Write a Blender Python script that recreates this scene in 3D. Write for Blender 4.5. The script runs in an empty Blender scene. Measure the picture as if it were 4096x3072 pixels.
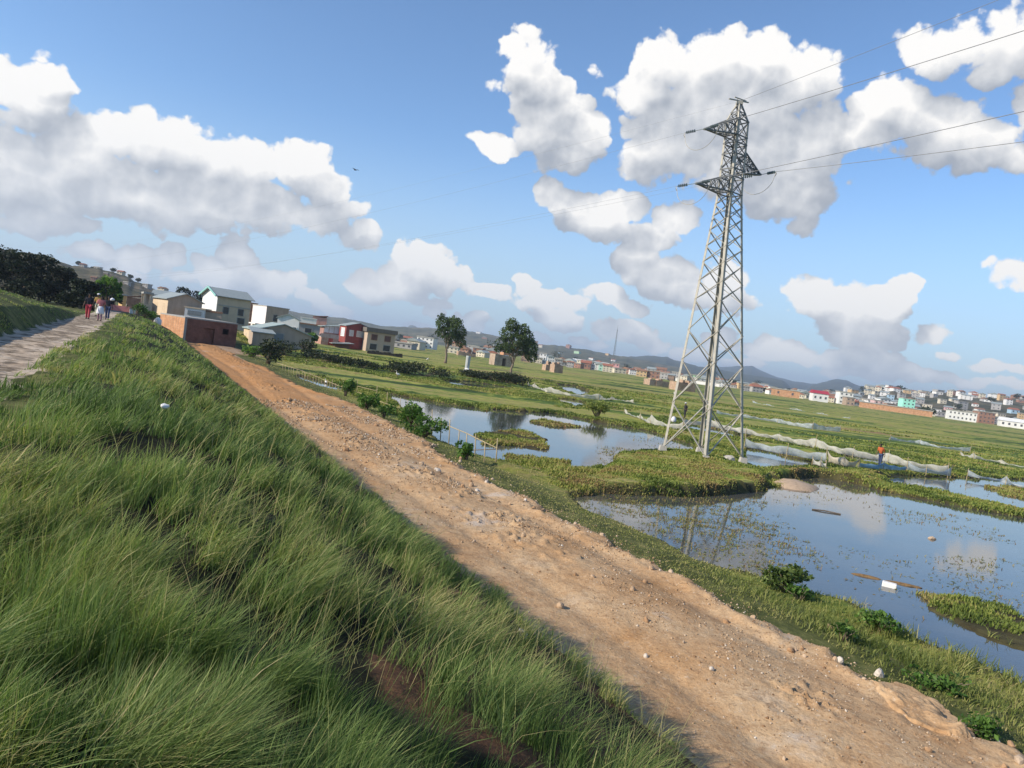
import bpy, math, random
import numpy as np
from mathutils import Matrix, Vector, Quaternion
R = math.radians
scene = bpy.context.scene
col = scene.collection
random.seed(7); rng = np.random.default_rng(7)

# ------------------------------------------------------------------ camera
CAMZ = 4.7; FPX = 750.0
cam = bpy.data.cameras.new('camera'); camo = bpy.data.objects.new('camera', cam); col.objects.link(camo)
cam.sensor_width = 36; cam.lens = 36*FPX/1024; cam.clip_start = 0.05; cam.clip_end = 30000
CR = Matrix.Rotation(R(90-2.4), 3, 'X') @ Matrix.Rotation(R(7.75), 3, 'Z')
camo.matrix_world = Matrix.Translation((0, 0, CAMZ)) @ CR.to_4x4()
scene.camera = camo

# ------------------------------------------------------------------ light
SUN_AZ, SUN_EL = 247.0, 30.5          # clockwise from the view heading (+Y)
sd = Vector((math.sin(R(SUN_AZ))*math.cos(R(SUN_EL)), math.cos(R(SUN_AZ))*math.cos(R(SUN_EL)), math.sin(R(SUN_EL))))
sun = bpy.data.lights.new('sun', 'SUN'); suno = bpy.data.objects.new('sun', sun); col.objects.link(suno)
sun.energy = 5.0; sun.angle = R(0.6); sun.color = (1.0, 0.91, 0.78)
suno.rotation_euler = sd.to_track_quat('Z', 'Y').to_euler()
scene.view_settings.view_transform = 'Standard'; scene.view_settings.look = 'None'
scene.view_settings.exposure = 0.25; scene.view_settings.gamma = 1.0
scene.render.engine = 'CYCLES'
scene.cycles.use_denoising = True
scene.cycles.max_bounces = 6; scene.cycles.diffuse_bounces = 2; scene.cycles.glossy_bounces = 3
scene.cycles.transmission_bounces = 3; scene.cycles.transparent_max_bounces = 10; scene.cycles.volume_bounces = 0

# ---- pixel (of the 1024 x 768 picture) -> world helpers, used only to read off where things stand
def ray(px, py):
    d = CR @ Vector(((px-512)/FPX, -(py-384)/FPX, -1.0)); return d
def P(px, py, z=0.0):
    d = ray(px, py); k = (z-CAMZ)/d.z
    return Vector((d.x*k, d.y*k, z))
def PY(px, py, Y):
    d = ray(px, py); k = Y/d.y
    return Vector((d.x*k, Y, CAMZ+d.z*k))
def proj(v):
    q = CR.transposed() @ (Vector(v)-Vector((0, 0, CAMZ)))
    return (512+FPX*q.x/-q.z, 384-FPX*q.y/-q.z)
def hor(px): return 296.25+0.136*(px-100)
def azel(px, py):
    d = ray(px, py); return math.degrees(math.atan2(d.x, d.y)), math.degrees(math.atan2(d.z, math.hypot(d.x, d.y)))

# ------------------------------------------------------------------ sky with clouds (world nodes, by world direction)
class NT:
    def __init__(s, tree): s.t = tree; s.n = tree.nodes; s.l = tree.links
    def new(s, ty, **kw):
        n = s.n.new(ty)
        for k, v in kw.items(): setattr(n, k, v)
        return n
    def put(s, sock, v):
        if isinstance(v, bpy.types.NodeSocket): s.l.new(v, sock)
        elif v is not None:
            try: sock.default_value = v
            except Exception: sock.default_value = (*v, 1.0)
    def m(s, op, a, b=None, c=None, clamp=False):
        n = s.new('ShaderNodeMath', operation=op, use_clamp=clamp); s.put(n.inputs[0], a)
        if b is not None: s.put(n.inputs[1], b)
        if c is not None: s.put(n.inputs[2], c)
        return n.outputs[0]
    def vm(s, op, a, b=None, out=0):
        n = s.new('ShaderNodeVectorMath', operation=op); s.put(n.inputs[0], a)
        if b is not None: s.put(n.inputs[3 if op == 'SCALE' else 1], b)
        return n.outputs[out]
    def noise(s, vec, scale, detail=4, rough=.55, dim='3D', dist=0, out='Fac'):
        n = s.new('ShaderNodeTexNoise', noise_dimensions=dim)
        if vec is not None: s.put(n.inputs['Vector'], vec)
        s.put(n.inputs['Scale'], scale); s.put(n.inputs['Detail'], detail); s.put(n.inputs['Roughness'], rough); s.put(n.inputs['Distortion'], dist)
        return n.outputs[out]
    def ramp(s, f, stops, interp='LINEAR'):
        n = s.new('ShaderNodeValToRGB'); cr = n.color_ramp; cr.interpolation = interp
        while len(cr.elements) < len(stops): cr.elements.new(0.5)
        for e, (p, c) in zip(cr.elements, stops):
            e.position = p; e.color = (*c, 1) if hasattr(c, '__len__') else (c, c, c, 1)
        s.put(n.inputs[0], f); return n.outputs[0]
    def mix(s, f, a, b, mode='MIX'):
        n = s.new('ShaderNodeMix', data_type='RGBA', blend_type=mode); s.put(n.inputs[0], f)
        for sk, v in ((n.inputs[6], a), (n.inputs[7], b)):
            if isinstance(v, (tuple, list)) and len(v) == 3: v = (*v, 1)
            s.put(sk, v)
        return n.outputs[2]
    def mr(s, v, a, b, c=0., d=1., interp='SMOOTHSTEP'):
        n = s.new('ShaderNodeMapRange', interpolation_type=interp)
        for i, x in enumerate((v, a, b, c, d)): s.put(n.inputs[i], x)
        return n.outputs[0]
    def comb(s, x, y, z):
        n = s.new('ShaderNodeCombineXYZ')
        for i, v in enumerate((x, y, z)): s.put(n.inputs[i], v)
        return n.outputs[0]

# cloud puffs: pixel centre, half width, half height (1024 px), strength
CL = [(28,92,42,26,1),(55,86,20,20,.9),(5,85,30,24,1),(20,118,40,14,.8),
 (15,165,50,40,1),(75,148,40,30,1),(110,138,34,24,1),(165,142,46,30,1),(215,154,42,28,1),(250,163,38,26,1),(300,163,30,24,1),(322,186,34,24,1),(348,206,26,14,.8),
 (110,190,110,30,1.05),(225,198,90,28,1.05),(35,190,70,26,1),(300,212,56,17,.9),(215,222,50,9,.75),
 (35,222,44,13,.9),(78,229,24,8,.7),(46,58,14,7,.5),
 (366,238,22,14,.62),
 (92,254,30,8,.75),(140,257,16,10,.9),(170,256,15,14,1),(238,254,17,20,1.05),(222,274,30,14,.9),(255,276,26,15,.95),(205,262,20,8,.7),(297,282,16,13,1),(270,290,30,9,.8),(312,296,22,8,.8),(185,276,24,8,.7),(330,306,24,7,.7),(120,272,22,7,.7),
 (392,284,42,17,.95),(420,267,26,22,1.05),(448,282,22,13,.9),(368,284,24,9,.7),(405,297,46,7,.7),
 (530,70,32,28,1),(515,52,24,12,.8),(545,95,32,22,.95),(575,105,22,12,.6),(492,82,12,9,.45),(545,124,36,30,1.05),(585,136,30,24,.95),(560,150,36,20,.9),(492,142,24,12,.95),(530,35,14,7,.4),(592,64,16,8,.35),
 (668,66,38,30,1),(715,56,38,26,1.05),(762,58,34,24,1),(800,82,36,32,1),(648,90,36,20,.9),(730,105,90,52,1.1),(660,145,38,40,.95),(740,155,90,46,1.1),(812,148,36,50,1),(786,192,52,32,1),(800,220,24,12,.7),(638,126,20,14,.8),
 (880,96,28,22,1),(902,112,38,30,1.05),(940,133,46,32,1.05),(975,148,38,24,1),(1008,162,22,15,.7),(868,136,30,20,.9),
 (935,50,34,22,.85),(965,44,42,24,.9),(1010,46,34,28,.85),(985,76,22,13,.75),(1035,105,24,20,.9),
 (553,193,24,20,1.05),(588,206,36,17,.95),(622,203,30,17,1),(608,226,54,16,.9),(674,220,26,18,1),(650,238,34,12,.85),
 (638,260,28,22,1.05),(664,276,30,22,1.05),(688,298,22,14,.95),(722,288,24,22,.9),(732,304,20,12,.8),
 (483,293,24,8,.9),(525,286,14,12,.95),(560,302,34,10,.9),(602,296,26,11,.9),(535,304,26,7,.8),(628,306,24,8,.8),
 (813,296,28,21,1.05),(850,300,30,18,1.05),(880,303,26,18,1.05),(907,286,13,14,1.05),(850,328,34,19,1.05),(882,333,22,17,.95),(790,303,20,9,.5),(932,332,16,8,.5),
 (1015,275,26,13,.8),(990,262,12,7,.4),
 (560,317,26,10,1),(478,322,15,9,.95),(460,318,9,7,.8),(625,332,28,12,1.05),(648,342,20,8,.9),(600,344,16,5,.7),(436,312,12,7,.8),
 (768,349,20,11,1),(800,356,24,10,.95),(835,362,22,9,.9),(872,361,28,12,1),(905,371,24,9,.9),(935,378,20,7,.8),(722,340,20,8,.8),(998,366,26,6,.7),(960,352,16,5,.6),(1000,384,26,6,.7),(850,374,30,6,.7),(965,385,20,5,.7),
 (430,330,24,6,.7),(530,336,20,6,.8),(690,352,24,7,.8),(575,338,12,5,.7),(745,362,20,6,.7),(350,318,20,6,.7)]
def build_world():
    w = bpy.data.worlds.new('World'); scene.world = w; w.use_nodes = True
    w.cycles.sampling_method = 'MANUAL'; w.cycles.sample_map_resolution = 512
    g = bpy.data.node_groups.new('cloud_density', 'ShaderNodeTree')
    g.interface.new_socket('P', in_out='INPUT', socket_type='NodeSocketVector')
    g.interface.new_socket('B', in_out='OUTPUT', socket_type='NodeSocketFloat')
    N = NT(g); gi = N.new('NodeGroupInput'); go = N.new('NodeGroupOutput')
    p0 = gi.outputs[0]
    # billowing warp of the lookup position, in degrees
    wv = N.noise(p0, .22, 4, .6, out='Color')
    wv = N.vm('SUBTRACT', wv, (.5, .5, .5)); wv = N.vm('MULTIPLY', wv, (3.6, 2.8, 0))
    p = N.vm('ADD', p0, wv)
    cur = None
    for (x, y, rx, ry, k) in CL:
        a, e = azel(x, y); ppd = FPX*math.pi/180
        cs = max(math.cos(R(a)), .5)
        gk = 1.06 if y < 235 else 1.20
        rx2 = rx/ppd*cs*gk; ry2 = ry/ppd*gk*.98
        v = N.vm('SUBTRACT', p, (a, e, 0)); v = N.vm('MULTIPLY', v, (1/rx2, 1/ry2, 0))
        q = N.vm('DOT_PRODUCT', v, v, out=1)
        d = N.m('MULTIPLY_ADD', q, -k, k)
        cur = d if cur is None else N.m('SMOOTH_MAX', cur, d, .12)
    g.links.new(cur, go.inputs[0])
    h = bpy.data.node_groups.new('cloud_detail', 'ShaderNodeTree')
    h.interface.new_socket('P', in_out='INPUT', socket_type='NodeSocketVector')
    h.interface.new_socket('N', in_out='OUTPUT', socket_type='NodeSocketFloat')
    N = NT(h); gi = N.new('NodeGroupInput'); go = N.new('NodeGroupOutput'); p0 = gi.outputs[0]
    wn = N.noise(p0, .5, 3, .55, out='Color'); wn = N.vm('MULTIPLY', N.vm('SUBTRACT', wn, (.5, .5, .5)), (1.6, 1.3, 0)); p = N.vm('ADD', p0, wn)
    vo = N.new('ShaderNodeTexVoronoi', feature='F1', voronoi_dimensions='2D'); N.put(vo.inputs['Vector'], p); vo.inputs['Scale'].default_value = .42
    vo2 = N.new('ShaderNodeTexVoronoi', feature='F1', voronoi_dimensions='2D'); N.put(vo2.inputs['Vector'], p); vo2.inputs['Scale'].default_value = 1.15
    n1 = N.noise(p0, .7, 8, .66)
    cur = N.m('MULTIPLY', N.m('SUBTRACT', .42, vo.outputs['Distance']), .70)
    cur = N.m('ADD', cur, N.m('MULTIPLY', N.m('SUBTRACT', .40, vo2.outputs['Distance']), .34))
    cur = N.m('ADD', cur, N.m('MULTIPLY', N.m('SUBTRACT', n1, .5), .85))
    h.links.new(cur, go.inputs[0])
    N = NT(w.node_tree); w.node_tree.nodes.clear()
    tc = N.new('ShaderNodeTexCoord'); sp = N.new('ShaderNodeSeparateXYZ'); N.put(sp.inputs[0], tc.outputs['Generated'])
    az = N.m('MULTIPLY', N.m('ARCTAN2', sp.outputs[0], sp.outputs[1]), 180/math.pi)
    el = N.m('MULTIPLY', N.m('ARCSINE', sp.outputs[2]), 180/math.pi)
    pv = N.comb(az, el, 0)
    def ev(tr, vec):
        n = N.new('ShaderNodeGroup'); n.node_tree = tr; N.put(n.inputs[0], vec); return n.outputs[0]
    B0 = ev(g, pv); B1 = ev(g, N.vm('ADD', pv, (-1.0, 2.4, 0))); n0 = ev(h, pv); n1 = ev(h, N.vm('ADD', pv, (-.42, .60, 0)))
    d0 = N.m('ADD', B0, n0)
    # beyond the clouds of the photograph the sky carries similar ones
    far = N.mr(N.m('ABSOLUTE', az), 42, 60); fn = N.noise(tc.outputs['Generated'], 5, 6, .6)
    fd = N.m('MULTIPLY', N.m('SUBTRACT', fn, .5), 4)
    band = N.mr(el, 55, 35); fd = N.m('SUBTRACT', fd, N.m('SUBTRACT', 1.3, band))
    d0 = N.m('MAXIMUM', d0, N.m('MULTIPLY', N.m('SUBTRACT', fd, N.m('SUBTRACT', 1, far)), 1))
    mask = N.mr(d0, .06, .34)
    lit = N.m('ADD', N.m('MULTIPLY', N.m('SUBTRACT', B0, N.m('MAXIMUM', B1, -.55)), .52), N.m('MULTIPLY', N.m('SUBTRACT', n0, n1), .36))
    core = N.mr(d0, .3, 1.5, 0, .08, 'LINEAR')
    lit = N.m('SUBTRACT', N.m('ADD', lit, .57), core, clamp=True)
    cc = N.ramp(lit, [(0, (.36, .41, .50)), (.30, (.47, .51, .58)), (.50, (.64, .67, .72)), (.72, (.86, .87, .89)), (1.0, (1.14, 1.12, 1.09))])
    # low clouds take the colour of the air in front of them
    low = N.mr(el, 0, 15, .34, 0); cc = N.mix(low, cc, (.84, .88, .92))
    mask = N.m('MULTIPLY', mask, N.mr(el, -1, 5, .85, 1))
    sky = N.new('ShaderNodeTexSky', sky_type='NISHITA', sun_disc=False, sun_elevation=R(SUN_EL), sun_rotation=R(SUN_AZ))
    sky.altitude = 1250; sky.air_density = 1.0; sky.dust_density = .5; sky.ozone_density = 1.0
    skc = N.mix(1, sky.outputs[0], (0.84, 1.02, 1.18, 1), 'MULTIPLY')
    skc = N.mix(N.mr(el, 16, 0, 0, .85), skc, (3.1, 4.0, 4.8))
    b1 = N.new('ShaderNodeBackground'); N.put(b1.inputs[0], skc); b1.inputs[1].default_value = SKYS
    b2 = N.new('ShaderNodeBackground'); N.put(b2.inputs[0], cc); b2.inputs[1].default_value = .78
    mx = N.new('ShaderNodeMixShader'); N.put(mx.inputs[0], mask); N.put(mx.inputs[1], b1.outputs[0]); N.put(mx.inputs[2], b2.outputs[0])
    o = N.new('ShaderNodeOutputWorld'); N.put(o.inputs[0], mx.outputs[0])
SKYS = 0.14; HAZE = .00020
build_world()
# ------------------------------------------------------------------ helpers
def tag(o, label=None, cat=None, group=None, kind=None):
    if label: o['label'] = label
    if cat: o['category'] = cat
    if group: o['group'] = group
    if kind: o['kind'] = kind
    return o
def empty(name, loc, rz=0, label=None, cat=None, group=None):
    o = bpy.data.objects.new(name, None); col.objects.link(o); o.location = loc; o.rotation_euler = (0, 0, rz); o.empty_display_size = .2
    return tag(o, label, cat, group)
def mesh_np(name, V, F, mat=None, parent=None, smooth=False, attrs=None):
    """V (n,3); F list of index arrays (m,k)"""
    me = bpy.data.meshes.new(name); V = np.asarray(V, np.float32)
    F = [np.asarray(f, np.int32) for f in F if len(f)]
    me.vertices.add(len(V)); me.vertices.foreach_set('co', V.ravel())
    nl = sum(f.size for f in F); npoly = sum(len(f) for f in F)
    me.loops.add(nl); me.loops.foreach_set('vertex_index', np.concatenate([f.ravel() for f in F]))
    me.polygons.add(npoly)
    tot = np.concatenate([np.full(len(f), f.shape[1], np.int32) for f in F])
    st = np.concatenate([[0], np.cumsum(tot)[:-1]]).astype(np.int32)
    me.polygons.foreach_set('loop_start', st)
    try: me.polygons.foreach_set('loop_total', tot)
    except Exception: pass
    me.update(calc_edges=True)
    if smooth: me.polygons.foreach_set('use_smooth', np.ones(npoly, bool))
    for k, a in (attrs or {}).items():
        at = me.attributes.new(k, 'FLOAT', 'POINT'); at.data.foreach_set('value', np.asarray(a, np.float32))
    if mat: me.materials.append(mat)
    o = bpy.data.objects.new(name, me); col.objects.link(o)
    if parent: o.parent = parent
    return o
class MB:
    """collects simple solids, links them as one mesh"""
    def __init__(s): s.v = []; s.f = []
    def add(s, vs, fs):
        n = len(s.v); s.v += [tuple(v) for v in vs]; s.f += [tuple(i+n for i in f) for f in fs]
        return s
    def box(s, x0, x1, y0, y1, z0, z1, M=None):
        vs = [Vector((x, y, z)) for z in (z0, z1) for y in (y0, y1) for x in (x0, x1)]
        if M is not None: vs = [M @ v for v in vs]
        return s.add(vs, [(0, 2, 3, 1), (4, 5, 7, 6), (0, 1, 5, 4), (2, 6, 7, 3), (0, 4, 6, 2), (1, 3, 7, 5)])
    def bar(s, a, b, w, h=None, up=None):
        a = Vector(a); b = Vector(b); h = h or w; d = (b-a)
        if d.length < 1e-6: return s
        d.normalize(); u = Vector(up) if up is not None else (Vector((0, 0, 1)) if abs(d.z) < .95 else Vector((1, 0, 0)))
        x = d.cross(u).normalized(); y = x.cross(d)
        vs = [p + x*(w/2*i) + y*(h/2*j) for p in (a, b) for j in (-1, 1) for i in (-1, 1)]
        return s.add(vs, [(0, 2, 3, 1), (4, 5, 7, 6), (0, 1, 5, 4), (2, 6, 7, 3), (0, 4, 6, 2), (1, 3, 7, 5)])
    def tube(s, pts, rad, k=7, caps=True):
        pts = [Vector(p) for p in pts]; rad = rad if hasattr(rad, '__len__') else [rad]*len(pts)
        vs = []; fs = []
        for i, p in enumerate(pts):
            d = (pts[min(i+1, len(pts)-1)]-pts[max(i-1, 0)]).normalized()
            u = Vector((0, 0, 1)) if abs(d.z) < .9 else Vector((1, 0, 0)); x = d.cross(u).normalized(); y = x.cross(d)
            for j in range(k):
                a = 2*math.pi*j/k; vs.append(p+(x*math.cos(a)+y*math.sin(a))*rad[i])
        for i in range(len(pts)-1):
            for j in range(k):
                fs.append((i*k+j, i*k+(j+1) % k, (i+1)*k+(j+1) % k, (i+1)*k+j))
        if caps: fs.append(tuple(range(k-1, -1, -1))); fs.append(tuple((len(pts)-1)*k+j for j in range(k)))
        return s.add(vs, fs)
    def build(s, name, mat, parent=None, smooth=False):
        me = bpy.data.meshes.new(name); me.from_pydata(s.v, [], s.f); me.update()
        if smooth: me.polygons.foreach_set('use_smooth', [True]*len(me.polygons))
        if mat: me.materials.append(mat)
        o = bpy.data.objects.new(name, me); col.objects.link(o)
        if parent: o.parent = parent
        return o
def lumpy(center, r, seed=0, sub=2, amp=.25, flat=1.0):
    """an irregular rounded solid (verts, faces)"""
    import bmesh
    bm = bmesh.new(); bmesh.ops.create_icosphere(bm, subdivisions=sub, radius=1)
    rr = random.Random(seed); ph = [(Vector((rr.uniform(-1, 1), rr.uniform(-1, 1), rr.uniform(-1, 1))).normalized(), rr.uniform(.3, 1)) for _ in range(9)]
    vs = []
    for v in bm.verts:
        d = v.co.normalized(); k = 1.0
        for n, h in ph:                 # clip with planes -> broken stone facets
            t = d.dot(n)
            if t > .35: k = min(k, (h*.35+.62)/max(t, .35)*.95)
        k *= 1+amp*.25*math.sin(9*d.x+seed)*math.cos(7*d.y-seed)
        vs.append(Vector(center)+Vector((d.x*k*r[0], d.y*k*r[1], d.z*k*r[2]*flat)))
    fs = [tuple(v.index for v in f.verts) for f in bm.faces]; bm.free()
    return vs, fs

_h = lambda a: a-np.floor(a)
def vnoise(x, y, seed=0):
    xi = np.floor(x); yi = np.floor(y); fx = x-xi; fy = y-yi
    fx = fx*fx*(3-2*fx); fy = fy*fy*(3-2*fy)
    def hh(a, b): return _h(np.sin(a*127.1+b*311.7+seed*74.7)*43758.5453)
    return (hh(xi, yi)*(1-fx)+hh(xi+1, yi)*fx)*(1-fy)+(hh(xi, yi+1)*(1-fx)+hh(xi+1, yi+1)*fx)*fy
def fbm(x, y, o=4, seed=0):
    r = 0; a = .5; n = 0
    for i in range(o):
        r = r+a*vnoise(x*2**i+i*17.3, y*2**i-i*9.1, seed+i); n += a; a *= .5
    return r/n-.5
def sst(x, a, b):
    t = np.clip((x-a)/(b-a), 0, 1); return t*t*(3-2*t)

# ------------------------------------------------------------------ materials
def mat(name, rough=.8, spec=.3):
    m = bpy.data.materials.new(name); m.use_nodes = True; t = m.node_tree; t.nodes.clear(); N = NT(t)
    b = N.new('ShaderNodeBsdfPrincipled'); b.inputs['Roughness'].default_value = rough; b.inputs['Specular IOR Level'].default_value = spec
    o = N.new('ShaderNodeOutputMaterial'); t.links.new(b.outputs[0], o.inputs[0])
    N.b = b; N.o = o; N.mat = m
    return N
def attr(N, name):
    n = N.new('ShaderNodeAttribute', attribute_name=name); return n.outputs['Fac']
def obj_co(N):
    return N.new('ShaderNodeTexCoord').outputs['Object']
def geo_pos(N):
    return N.new('ShaderNodeNewGeometry').outputs['Position']
def bump(N, h, s=.5, d=.05):
    n = N.new('ShaderNodeBump'); N.put(n.inputs['Height'], h); n.inputs['Strength'].default_value = s; n.inputs['Distance'].default_value = d
    N.t.links.new(n.outputs[0], N.b.inputs['Normal'])
_mc = {}
def paint(c, rough=.75, var=.18, scale=1.2, spec=.3):
    """weathered plain material: colour with blotchy wear"""
    key = (tuple(round(x, 3) for x in c), rough, var, scale)
    if key in _mc: return _mc[key]
    N = mat('weathered_surface', rough, spec); p = obj_co(N)
    n = N.noise(p, scale, 6, .65); n2 = N.noise(N.vm('MULTIPLY', p, (1, 1, .18)), scale*2.2, 4, .6)
    f = N.m('MULTIPLY', N.m('ADD', n, n2), .5)
    dark = tuple(x*(1-var*2) for x in c); lt = tuple(min(.95, x*(1+var*.7)) for x in c)
    N.put(N.b.inputs['Base Color'], N.ramp(f, [(.3, dark), (.5, c), (.7, lt)]))
    bump(N, n, .3, .03); _mc[key] = N.mat; return N.mat
def metal(c, rough=.5, name='galvanised_steel'):
    N = mat(name, rough); p = obj_co(N); n = N.noise(p, 3, 5, .6)
    N.put(N.b.inputs['Base Color'], N.ramp(n, [(.3, tuple(x*.75 for x in c)), (.65, c)])); N.b.inputs['Metallic'].default_value = .35
    N.put(N.b.inputs['Roughness'], N.mr(n, .3, .7, rough-.1, rough+.15)); return N.mat
def brick(c1, c2, sc=1.0, mortar=(.32, .27, .22)):
    key = ('brick', c1, c2, sc)
    if key in _mc: return _mc[key]
    N = mat('brickwork', .9, .2); p = obj_co(N)
    sp = N.new('ShaderNodeSeparateXYZ'); N.put(sp.inputs[0], p)
    v = N.comb(N.m('ADD', sp.outputs[0], sp.outputs[1]), sp.outputs[2], 0)
    b = N.new('ShaderNodeTexBrick'); N.put(b.inputs['Vector'], v); b.inputs['Scale'].default_value = 1.0
    b.inputs['Brick Width'].default_value = .26*sc; b.inputs['Row Height'].default_value = .11*sc; b.inputs['Mortar Size'].default_value = .012*sc
    N.put(b.inputs['Color1'], c1); N.put(b.inputs['Color2'], c2); N.put(b.inputs['Mortar'], mortar)
    n = N.noise(p, .9, 5, .7); c = N.mix(N.mr(n, .35, .75, 0, .75), b.outputs['Color'], tuple(x*.45 for x in c1))
    c = N.mix(N.mr(N.noise(p, 2.3, 4, .6), .55, .8, 0, .4), c, tuple(min(.9, x*1.35+.04) for x in c2))
    N.put(N.b.inputs['Base Color'], c); bump(N, b.outputs['Fac'], -.4, .02); _mc[key] = N.mat; return N.mat
def foliage(stops, trans=.35, attrn='rnd', rough=.6):
    N = mat('foliage', rough, .25); f = attr(N, attrn); c = N.ramp(f, stops)
    N.put(N.b.inputs['Base Color'], c)
    tr = N.new('ShaderNodeBsdfTranslucent'); N.put(tr.inputs[0], N.mix(1, c, (1.0, 1.15, .6), 'MULTIPLY'))
    mx = N.new('ShaderNodeMixShader'); mx.inputs[0].default_value = trans; N.put(mx.inputs[1], N.b.outputs[0]); N.put(mx.inputs[2], tr.outputs[0])
    N.put(N.o.inputs[0], mx.outputs[0]); return N.mat

# ------------------------------------------------------------------ terrain
TH = R(27); CT, ST = math.cos(TH), math.sin(TH)
def st(x, y): return x*CT+y*ST, -x*ST+y*CT
def xy(s, t): return s*CT-t*ST, s*ST+t*CT
def poly(pts, z=0): return np.array([P(x, y, z)[:2] for x, y in pts])
PONDS = [poly(p) for p in (
 [(384,393),(417,399),(463,407),(510,411),(555,414),(597,422),(648,431),(667,437),(696,446),(694,452),(648,451),(616,454),(607,468.5),(570,470),(546,465),(500,463),(463,452),(447,445),(433,436),(407,412)],
 [(745,448),(770,451),(787,456),(815,463),(805,468),(759,469.5),(746,464)],
 [(575,498),(602,494),(648,496),(694,497),(741,493),(764,491),(778,481),(815,477),(833,479),(857,484),(880,491),(926,500),(972,509),(1090,530),(1400,600),(1400,900),(1100,730),(1024,690),(972,662),(930,650),(890,628),(850,605),(800,592),(760,580),(695,565),(665,545),(625,528),(588,514)],
 [(875,479),(903,476),(949,477),(1060,481),(1300,500),(1300,560),(1040,514),(972,500),(926,491),(889,484)],
 [(440,380.5),(475,382),(512,388.5),(490,390),(455,386)],
 [(553,384),(575,386),(592,393),(580,396),(562,390)],
 [(556,398),(575,400),(590,405),(575,408),(560,402)],
 [(678,422.5),(710,427.5),(747,436),(747,441),(705,434),(680,428)],
 [(300,376),(318,381),(345,388),(340,392),(318,387),(300,381)],
 [(840,455),(880,459),(905,464),(900,467),(850,461)],
)]
MARSH = [poly(p) for p in (      # grassy patches standing in the ponds
 [(477,433),(500,430),(525,431),(545,439),(552,450),(535,450),(515,446),(485,444)],
 [(500,455),(530,457),(572,464),(560,467),(520,461)],
 [(478,406.5),(490,408),(491,412),(480,411)],
 [(526,420),(550,421),(580,427),(560,429),(535,424)],
 [(990,488),(1020,487),(1080,496),(1080,506),(1010,497)],
 [(905,589),(960,595),(1024,618),(1090,640),(1090,668),(1024,650),(960,628),(915,606)],
 [(764,479),(790,479),(812,486),(790,490),(768,486)],
)]
BUND = [poly(p, .4) for p in (
 [(494,461),(540,470),(600,474),(610,468),(620,455),(650,451),(700,452),(740,462),(760,470),(765,480),(745,489),(700,489),(640,486),(600,480),(560,475),(520,470)],
 [(765,470),(810,468),(860,470),(905,472),(905,476),(860,479),(815,476),(770,478)],
)]
def inseg(px, py, poly):
    """signed distance (>0 inside) to polygon"""
    n = len(poly); d = np.full(px.shape, 1e9); c = np.zeros(px.shape, bool)
    for i in range(n):
        a = poly[i]; b = poly[(i+1) % n]; e = b-a
        wx = px-a[0]; wy = py-a[1]; k = np.clip((wx*e[0]+wy*e[1])/(e[0]**2+e[1]**2+1e-9), 0, 1)
        d = np.minimum(d, (wx-e[0]*k)**2+(wy-e[1]*k)**2)
        cond = (a[1] > py) != (b[1] > py)
        with np.errstate(divide='ignore', invalid='ignore'):
            xi = a[0]+(py-a[1])/(b[1]-a[1])*e[0] if b[1] != a[1] else np.inf
        c ^= cond & (px < xi)
    d = np.sqrt(d); return np.where(c, d, -d)
def polys_sd(x, y, polys):
    r = np.full(x.shape, -60.0)
    for p in polys:
        lo = p.min(0)-3; hi = p.max(0)+3
        m = (x > lo[0]) & (x < hi[0]) & (y > lo[1]) & (y < hi[1])
        if m.any(): r[m] = np.maximum(r[m], inseg(x[m], y[m], p))
    return r
DS = [-40, -25, -16, -9, -6.6, -5.3, -4.25, -3.6, -2.6, -1.7, -.9, .5, 2.0, 3.4, 4.3, 5.0, 5.6, 7, 10.4, 11.5, 13.2, 15, 30, 300]
DZ = [2.5, 3.8, 4.85, 5.0, 4.5, 4.15, 3.85, 3.10, 3.08, 3.10, 3.12, 3.0, 2.50, 1.86, 1.44, 1.10, .46, .42, .44, .42, .16, .14, .16, .2]
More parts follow.
